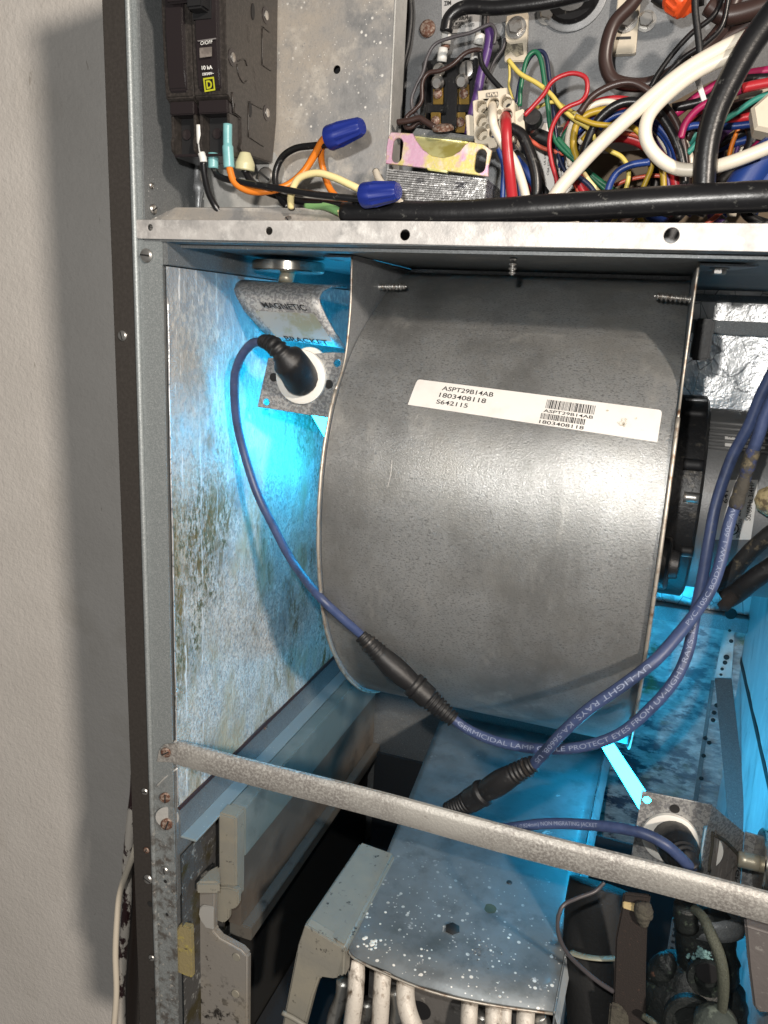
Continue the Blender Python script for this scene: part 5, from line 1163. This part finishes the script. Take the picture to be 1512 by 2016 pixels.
part('side_flange', extr([(fr[-1].x + .0006, fr[-1].y + .001, ZC - .0002), (-.0074, .39, ZC - .0002), (-.0074, .39, ZC - .30), (fr[-1].x + .0006, fr[-1].y + .001, ZC - .30)], (.0012, 0, 0), .0002), M['paint_bg'], co)
part('turned_edge', extr([(fr[-1].x + .0004, fr[-1].y + .001, ZC + .0002), (-.0072, .385, ZC + .0002), (.0010, .385, ZC - .013), (fr[-1].x + .0055, fr[-1].y + .001, ZC - .013)], (0, .0, -.0012), 0), mat('pale_lit_edge', (.42, .46, .48), .45, .2, [((.25, .28, .3), 60, .5, .7)], .1, 200), co)  # lip sloped outward to catch the tube light, coloured paler than the cover
part('left_flange', extr([(fr[0].x, fr[0].y + .004, ZC - .0002), (-.203, .39, ZC - .0002), (-.203, .39, ZC - .30), (fr[0].x, fr[0].y + .004, ZC - .30)], (.0012, 0, 0), .0002), M['void'], co)
hb = [(610, 1310, 'bolt', .0058), (938, 1040, 'bolt', .0026)]
bc = PZ(*G_(613, 1312), ZC + .001); part('bolt', lathe(bc, (0, 0, 1), [(0, .0062), (.002, .0062), (.003, .0045)], 6), M['ink'], co, 'auto')
part('washer', lathe(bc + Vector((.001, -.002, -.0004)), (0, 0, 1), [(0, .0085), (.0009, .0085)], 24), M['galv_bright'], co)
bc = PZ(*G_(938, 1040), ZC + .0012); part('bolt', lathe(bc, (0, 0, 1), [(0, .0028), (.001, .002)], 10), M['ink'], co, 'auto')
bc = PZ(*G_(828, 1188), ZC + .0016); part('stain', lathe(bc, (0, 0, 1), [(0, .0055), (.0002, .0052)], 14), mat('olive_stain', (.06, .075, .05), .7), co)
rs = random.Random(5); nbc = bmesh.new()
for k in range(420):       # crusty mineral specks standing on the plate
    a = rs.betavariate(1.5, 2.0); b = rs.betavariate(1.0, 4.2)
    x = G_(60, 0)[0] + a * 380 - b * 0; X = -.165 + a * .14; Y = .004 + b * .17
    rr = rs.choice((.0004, .0006, .0006, .0009, .0013)) * rs.uniform(.7, 1.3)
    lathe((X, Y, ZC + .0009), (0, 0, 1), [(0, rr), (rr * .3, rr * .8), (rr * .45, rr * .3)], 7, bm=nbc)
cx = PZ(*G_(150, 1395), ZC)
for k in range(26):
    a = rs.uniform(0, 6.3); d = abs(rs.gauss(0, .0042)); rr = rs.uniform(.0008, .0020)
    lathe((cx.x + d * math.cos(a), cx.y + d * math.sin(a), ZC + .0009), (0, 0, 1), [(0, rr), (rr * .4, rr * .8), (rr * .6, rr * .3)], 7, bm=nbc)
cr = part('mineral_specks', nbc, mat('chalky_mineral', (.72, .71, .66), .8, 0, (), .3, 800), co); cr['kind'] = 'stuff'
nbc = bmesh.new(); cx = PZ(*G_(740, 1440), ZC)
for k in range(420):
    a = rs.uniform(0, 6.3); d = abs(rs.gauss(0, 1)); rr = rs.choice((.0004, .0005, .0007, .0010)) * rs.uniform(.7, 1.2)
    lathe((cx.x + d * .0105 * math.cos(a), cx.y + d * .007 * math.sin(a), ZC + .0009), (0, 0, 1), [(0, rr), (rr * .4, rr * .8), (rr * .7, rr * .3)], 6, bm=nbc)
cr = part('dust_crumbs', nbc, mat('grey_dust_crumb', (.10, .10, .095), .95, 0, [((.28, .27, .26), 260, .5, .6)], .3, 800), co); cr['kind'] = 'stuff'
# coil end plate below the cover and tubes
part('end_plate', box(-.160, -.018, .022, .024, -.70, ZC - .002, .0004), mat('grimy_end_plate', (.13, .125, .12), .6, .3, [((.05, .045, .04), 40, .5, .65), ((.3, .29, .27), 60, .6, .7)], .3, 200), co)
part('hole', lathe(P(*G_(430, 1770), .0215), (0, -1, 0), [(0, .0085), (.0004, .0085)], 20), M['void'], co)
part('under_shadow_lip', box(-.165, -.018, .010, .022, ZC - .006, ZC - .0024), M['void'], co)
def ct(lst, r, Y): return part('refrigerant_tube', tube(pts(G_, lst, None) if len(lst[0]) > 2 else pts(G_, lst, Y), r, 14, 8), M['copper_white'], co, True)
ct([(62, 1480, .018), (62, 1600, .010), (50, 1750, .004), (20, 1960, .002)], .0068, 0)
ct([(215, 1540, .018), (208, 1660, .010), (200, 1800, .006), (185, 1980, .004)], .0068, 0)
ct([(345, 1610, .018), (345, 1700, .010), (365, 1800, .004), (430, 1960, .0)], .0072, 0)
ct([(712, 1720, .018), (708, 1800, .010), (700, 1960, .006)], .0064, 0)
ct([(850, 1740, .018), (848, 1820, .010), (845, 1960, .006)], .0062, 0)
ct([(920, 1750, .018), (915, 1840, .012), (912, 1960, .010)], .0048, 0)
ct([(1035, 1760, .018), (1030, 1840, .010), (1028, 1960, .006)], .0066, 0)
for lst in ([(-10, 1600), (-20, 1700), (-60, 1800), (-80, 1900)], [(130, 1720), (120, 1780), (80, 1860), (60, 1960)], [(290, 1650), (300, 1740), (290, 1850), (250, 1960)], [(790, 1790), (780, 1850), (760, 1960)], [(1110, 1800), (1130, 1840), (1150, 1900)]):
    part('return_bend', tube(pts(G_, lst, .018), .0060, 12, 8), mat('silver_tube', (.42, .42, .40), .35, .8, [((.15, .14, .13), 60, .5, .62)], .3, 200), co, True)
# plastic end cap, left
pc = thing('pan_end_cap', 'beige grey moulded plastic end cap left of the speckled coil cover', 'plastic cap', (-.19, .06, -.62))
zc = -.468
N_ = reg(560, 1640, .3704)
topq = [PZ(*N_(405, 40), zc), PZ(*N_(590, 105), zc), PZ(*N_(325, 610), zc), PZ(*N_(105, 480), zc)]
part('cap_top', extr(topq, (0, 0, -.03), .0025, 3), M['pan'], pc, 'auto')
yf = topq[3].y
fy = min(topq[2].y, topq[3].y) + .002
def np_(x, y, d=0.): return P(*N_(x, y), fy + d)
part('cap_front', extr([np_(108, 490), np_(325, 620), np_(285, 775), np_(255, 780), np_(185, 770), np_(150, 870), np_(90, 1100), np_(-20, 1060), np_(62, 640)], (0, .010, 0), .0016, 2), M['pan'], pc, 'auto')
part('cap_step', extr([np_(66, 636, -.0012), np_(280, 755, -.0012), np_(300, 700, -.0012), np_(325, 622, -.0012), np_(108, 492, -.0012), np_(72, 600, -.0012)], (0, .002, 0), .0006), M['pan'], pc, 'auto')
part('cap_rim', tube([np_(-10, 955, -.002), np_(50, 985, -.002), np_(120, 1030, -.002)], .0020, 8, 4), M['pan'], pc, True)

# ================================================================== DRAIN PAN
pn = thing('drain_pan', 'grey beige plastic drain pan corner with a tall clip at the lower left', 'drain pan', (-.29, .2, -.62))
part('rim_wall', box(-.3095, -.2945, .060, .40, -.470, -.4205, .0010), mat('pan_rim_plastic', (.13, .16, .155), .30, 0, [((.20, .22, .21), 9, .45, .62), ((.1, .12, .12), 22, .55, .7)], .05, 200), pn, 'auto')  # darker bluish tone puts shade and dim reflections into the rim
part('lower_wall', box(-.3095, -.2965, .056, .40, -.5415, -.4702, .0008), mat('pan_brown_plastic', (.085, .075, .065), .4, 0, [((.14, .12, .10), 8, .45, .62), ((.06, .055, .05), 18, .55, .7)], .08, 200), pn, 'auto')  # brown kept darker than the pan, its shade put into the colour
part('pan_side', box(-.3095, -.302, .06, .40, -.72, -.5562), mat('shadowed_pan_plastic', (.022, .022, .021), .5), pn)  # near-black wall added so the shaded pan inside reads dark
part('inner_ledge', box(-.3095, -.287, .058, .40, -.556, -.5420, .0008), M['pan_in'], pn, 'auto')
part('floor', box(-.30, -.02, .06, .40, -.70, -.69), M['floor_dark'], pn)
part('clip_post', box(-.3125, -.2945, .0445, .0598, -.505, -.4200, .0016), M['pan'], pn, 'auto')
def fp(x, y, Y): return P(*F_(x, y), Y)
part('clip_hook', extr([fp(545, 1070, .040), fp(600, 1070, .040), fp(665, 1085, .040), fp(665, 1170, .040), fp(640, 1195, .040), fp(612, 1195, .040), fp(610, 1250, .040), fp(580, 1275, .040), fp(530, 1255, .040), fp(528, 1120, .040)], (0, .006, 0), .0012, 2), M['pan'], pn, 'auto')
fr_ = [fp(412, 1040, .030), fp(432, 1012, .030), fp(470, 990, .031), fp(548, 1050, .030), fp(530, 1100, .030), fp(525, 1320, .030), fp(560, 1360, .030), fp(680, 1425, .030), fp(718, 1465, .030), fp(715, 2000, .030), fp(405, 2000, .030)]
part('front_wall', extr(fr_, (0, .008, 0), .0018, 3), M['pan_dirty'], pn, 'auto')
part('top_edge', extr([PZ(*F_(420, 1040), -.4695), PZ(*F_(500, 960), -.4695), PZ(*F_(560, 930), -.4695), PZ(*F_(560, 1040), -.4695)], (0, 0, -.012), .002, 2), M['pan'], pn, 'auto')
part('latch_plate', extr([fp(445, 1185, .0285), fp(462, 1170, .0285), fp(522, 1180, .0285), fp(522, 1310, .0285), fp(480, 1300, .0285), fp(448, 1255, .0285), fp(438, 1220, .0285)], (0, .0016, 0), .0006, 2), mat('light_grey_latch', (.33, .33, .32), .45), pn, 'auto')
for (x, y) in ((655, 1465), (650, 1675)): part('dimple', lathe(fp(x, y, .0296), (0, -1, 0), [(0, .0040), (.0008, .0036), (.0008, .0022)], 16), M['pan'], pn, 'auto')
tag(part('foam_block', extr([fp(290, 1345, .004), fp(328, 1285, .004), fp(392, 1300, .004), fp(400, 1590, .004), fp(290, 1545, .004)], (0, .006, 0), .001, 2), M['yellow_block'], None, 'auto'), 'yellowed foam block wedged between the cabinet post and the drain pan', 'foam block')
# dark sheet standing in for the shade deep behind the pan
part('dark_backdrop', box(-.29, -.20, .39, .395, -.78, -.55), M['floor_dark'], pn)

# ================================================================== lower right pieces
def S3(x, y, Y): return P(*S_(x, y), Y)
pf = part('insulated_pipe', tube([S3(300, 10, .10), S3(270, 200, .09), S3(260, 450, .08), S3(270, 700, .07), S3(300, 1100, .06)], .0245, 28, 10), M['foam'], None, True)
tag(pf, 'fat black foam insulated pipe right of the coil cover', 'pipe')
zt = [S3(85, 495, .052), S3(180, 525, .047), S3(300, 540, .045), S3(420, 538, .05)]
tag(part('zip_tie', tube(zt, .0032, 8, 8, squash=.35), mat('cream_strap', (.30, .29, .22), .5), None, True), 'cream plastic tie band round the black insulated pipe', 'zip tie')
dsb = thing('dusty_strap', 'dusty dark brown strap standing upright between the pipe and the valve', 'strap', S3(500, 1013, .03))
dd = [S3(468, 75, .030), S3(665, 95, .030), S3(640, 300, .030), S3(630, 600, .030), S3(625, 1100, .030), S3(380, 1100, .030), S3(400, 700, .030), S3(410, 400, .030), S3(450, 190, .030)]
part('strap_body', extr(dd, (0, .004, 0), .0012, 2), M['dusty'], dsb, 'auto')
part('tan_edge', extr([S3(463, 135, .0285), S3(540, 148, .0285), S3(575, 160, .0285), S3(600, 230, .0285), S3(560, 210, .0285), S3(462, 178, .0285)], (0, .002, 0), .0006), M['tan'], dsb)
nbd = bmesh.new()
for (x, y, r) in ((600, 170, .0052), (625, 190, .0055), (610, 215, .0058), (640, 225, .0040), (610, 250, .0048), (615, 280, .0034), (635, 160, .0035), (590, 190, .0045)):
    lathe(S3(x, y, .028), (0, -1, 0), [(0, r), (r * .4, r * .95), (r * .8, r * .6), (r, r * .1)], 10, bm=nbd)
part('dust_fluff', nbd, M['dust'], dsb, True)
part('lower_crust', extr([S3(370, 870, .026), S3(440, 890, .026), S3(500, 960, .026), S3(510, 1100, .026), S3(350, 1100, .026)], (0, .004, 0), .0015, 2), M['dust'], dsb)
wire('thin dark sensor wire looping left from the brace bar over the coil edge', [S3(330, -10, .02), S3(260, 55, .016), S3(130, 105, .008), S3(30, 160, 0), S3(-8, 280, -.004), S3(10, 400, -.002), S3(70, 510, .004), S3(180, 620, .014), S3(290, 710, .02), S3(390, 775, .026)], lambda t: .0013 + .0004 * t, M['grey_wire'], seg=10, sub=10)
wire('thin grey wire end by the strap at the bottom edge', [S3(610, 955, .024), S3(680, 1000, .02), S3(740, 1050, .02)], .0024, M['sensor_wire'])
wire('grey green braided sensor wire bowing down over the valve', [S3(975, 180, .030), S3(1040, 240, .022), S3(1100, 370, .012), S3(1155, 500, .008), S3(1185, 640, .006), S3(1190, 780, .006), S3(1178, 920, .008)], lambda t: .0030 + .0008 * math.sin(t * 3.1), M['sensor_wire'], cat='sensor wire', seg=12, sub=10)
va = thing('expansion_valve', 'grimy dark brass valve block below the brace bar at the lower right', 'valve', S3(950, 1013, .06))
def blob(name, lst, m, seed=0, amp=.0012):
    nb = bmesh.new()
    for (c, r, sq) in lst:
        bmesh.ops.create_uvsphere(nb, u_segments=28, v_segments=20, radius=1, matrix=Matrix.Translation(c) @ Matrix.Diagonal((r, r * .8, r * sq, 1)))
    from mathutils import noise
    for v in nb.verts:
        nv = noise.noise(v.co * 140 + Vector((seed, 0, 0))); v.co += (v.co - Vector(lst[0][0])).normalized() * nv * amp * 2
    return part(name, nb, m, va, True)
blob('pipe_elbow', [(S3(1060, 420, .06), .0205, 1.5), (S3(1075, 600, .055), .021, 1.4)], M['valve'], 1)
blob('left_lug', [(S3(755, 700, .05), .0125, 1.9), (S3(745, 850, .05), .013, 1.6)], M['valve'], 2)
blob('valve_body', [(S3(960, 760, .055), .030, .9), (S3(900, 900, .05), .034, .9), (S3(1120, 900, .055), .022, 1.4)], M['valve'], 3)
part('port', lathe(S3(1070, 640, .028), (0, -1, .1), [(0, .0125), (.006, .0135), (.008, .0125), (.008, .0085), (.004, .008)], 24), M['valve'], va, 'auto')
part('port_bore', lathe(S3(1075, 645, .0205), (0, -1, .1), [(0, .0075), (.0005, .0072)], 20), M['void'], va)
part('lower_port', lathe(S3(960, 975, .020), (0, -1, .2), [(0, .0180), (.006, .0185), (.008, .017), (.008, .013), (.003, .012)], 28), M['valve'], va, 'auto')
part('lower_bulb', lathe(S3(1130, 990, .012), (0, -1, .1), [(0, .014), (.008, .014), (.012, .009), (.013, .002)], 20), mat('grey_green_crust', (.035, .045, .04), .8, 0, [((.10, .12, .10), 150, .52, .62)], .5, 300), va, True)
nbd = bmesh.new(); rr_ = random.Random(9)
for k in range(60):
    x, y = 1000 + rr_.gauss(40, 45), 520 + rr_.gauss(0, 28); r = rr_.uniform(.0006, .0022)
    lathe(S3(x, y, .026), (0, -1, 0), [(0, r), (r * .6, r * .7), (r * .9, r * .2)], 7, bm=nbd)
cr = part('corrosion_crust', nbd, mat('pale_verdigris', (.12, .22, .22), .7, 0, (), .4, 600), va, True); cr['kind'] = 'stuff'
part('upper_stub', tube([S3(920, 160, .05), S3(915, 230, .05), S3(925, 310, .05)], .0085, 14, 5), M['valve'], va, True)
part('blue_collar', tube([S3(1090, 195, .07), S3(1100, 330, .066)], .0225, 24, 3), M['galv_dark'], va, True)
# hidden dark back below the cover, faint ribbed strip
sp = thing('ribbed_strip', 'faint blue lit perforated strip standing deep behind the valve', 'strip', S3(820, 560, .2))
part('strip', sheet([S3(820, 250, .20), S3(880, 250, .20), S3(840, 580, .20), S3(770, 580, .20)], .002), M['galv_dark'], sp)
for k in range(5): part('hole', lathe(S3(836 - k * 6, 330 + k * 45, .1995), (0, -1, 0), [(0, .0016), (.0003, .0016)], 10), M['ink'], sp)
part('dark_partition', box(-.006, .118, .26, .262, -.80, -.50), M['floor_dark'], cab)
# right hand grey cover and painted strip
tag(part('access_cover', extr([S3(1345, 300, .006), S3(1600, 380, .004), S3(1600, 945, .004), S3(1440, 935, .006), S3(1405, 880, .006), S3(1370, 600, .006)], (0, .012, 0), .0015, 3), M['grey_panel'], None, 'auto'), 'dull grey brown plastic cover at the lower right edge under the brace bar', 'cover')

# ================================================================== cables at the wall, bottom left
def kp(x, y, Y): return P(*K_(x, y), Y)
YW = .12
wire('thin cream cable curving out from behind the cabinet at the lower left', [kp(790, 850, .10), kp(770, 950, .09), kp(745, 1060, .08), kp(700, 1180, .08), kp(665, 1290, .08), kp(650, 1420, .08), kp(640, 1620, .08), kp(645, 1850, .08), kp(625, 2100, .08)], .0031, M['white_wire'], cat='cable', name='cable', seg=12)
wire('white cable mottled with dark tar along the cabinet jamb', [kp(745, 380, .12), kp(752, 560, .12), kp(748, 720, .12), kp(728, 880, .12), kp(712, 1040, .12), kp(703, 1150, .12), kp(705, 1300, .115), kp(695, 1460, .11), kp(680, 1650, .11), kp(670, 1850, .11), kp(675, 2100, .11)], .0050, mat('tarred_white_jacket', (.66, .62, .56), .5, 0, [((.035, .012, .014), 55, .50, .54, 5, (1, 1, .5))], .1, 200), cat='cable', name='cable', seg=14)
wire('thick dark brown cable behind the white ones beside the jamb', [kp(760, 900, .15), kp(752, 1100, .15), kp(748, 1300, .15), kp(752, 1500, .15), kp(735, 1750, .15), kp(722, 2100, .15)], .0105, mat('dark_brown_jacket', (.035, .022, .016), .4), cat='cable', name='cable', seg=18)
for o in bpy.data.objects:
    if '_o' in o: del o['_o']
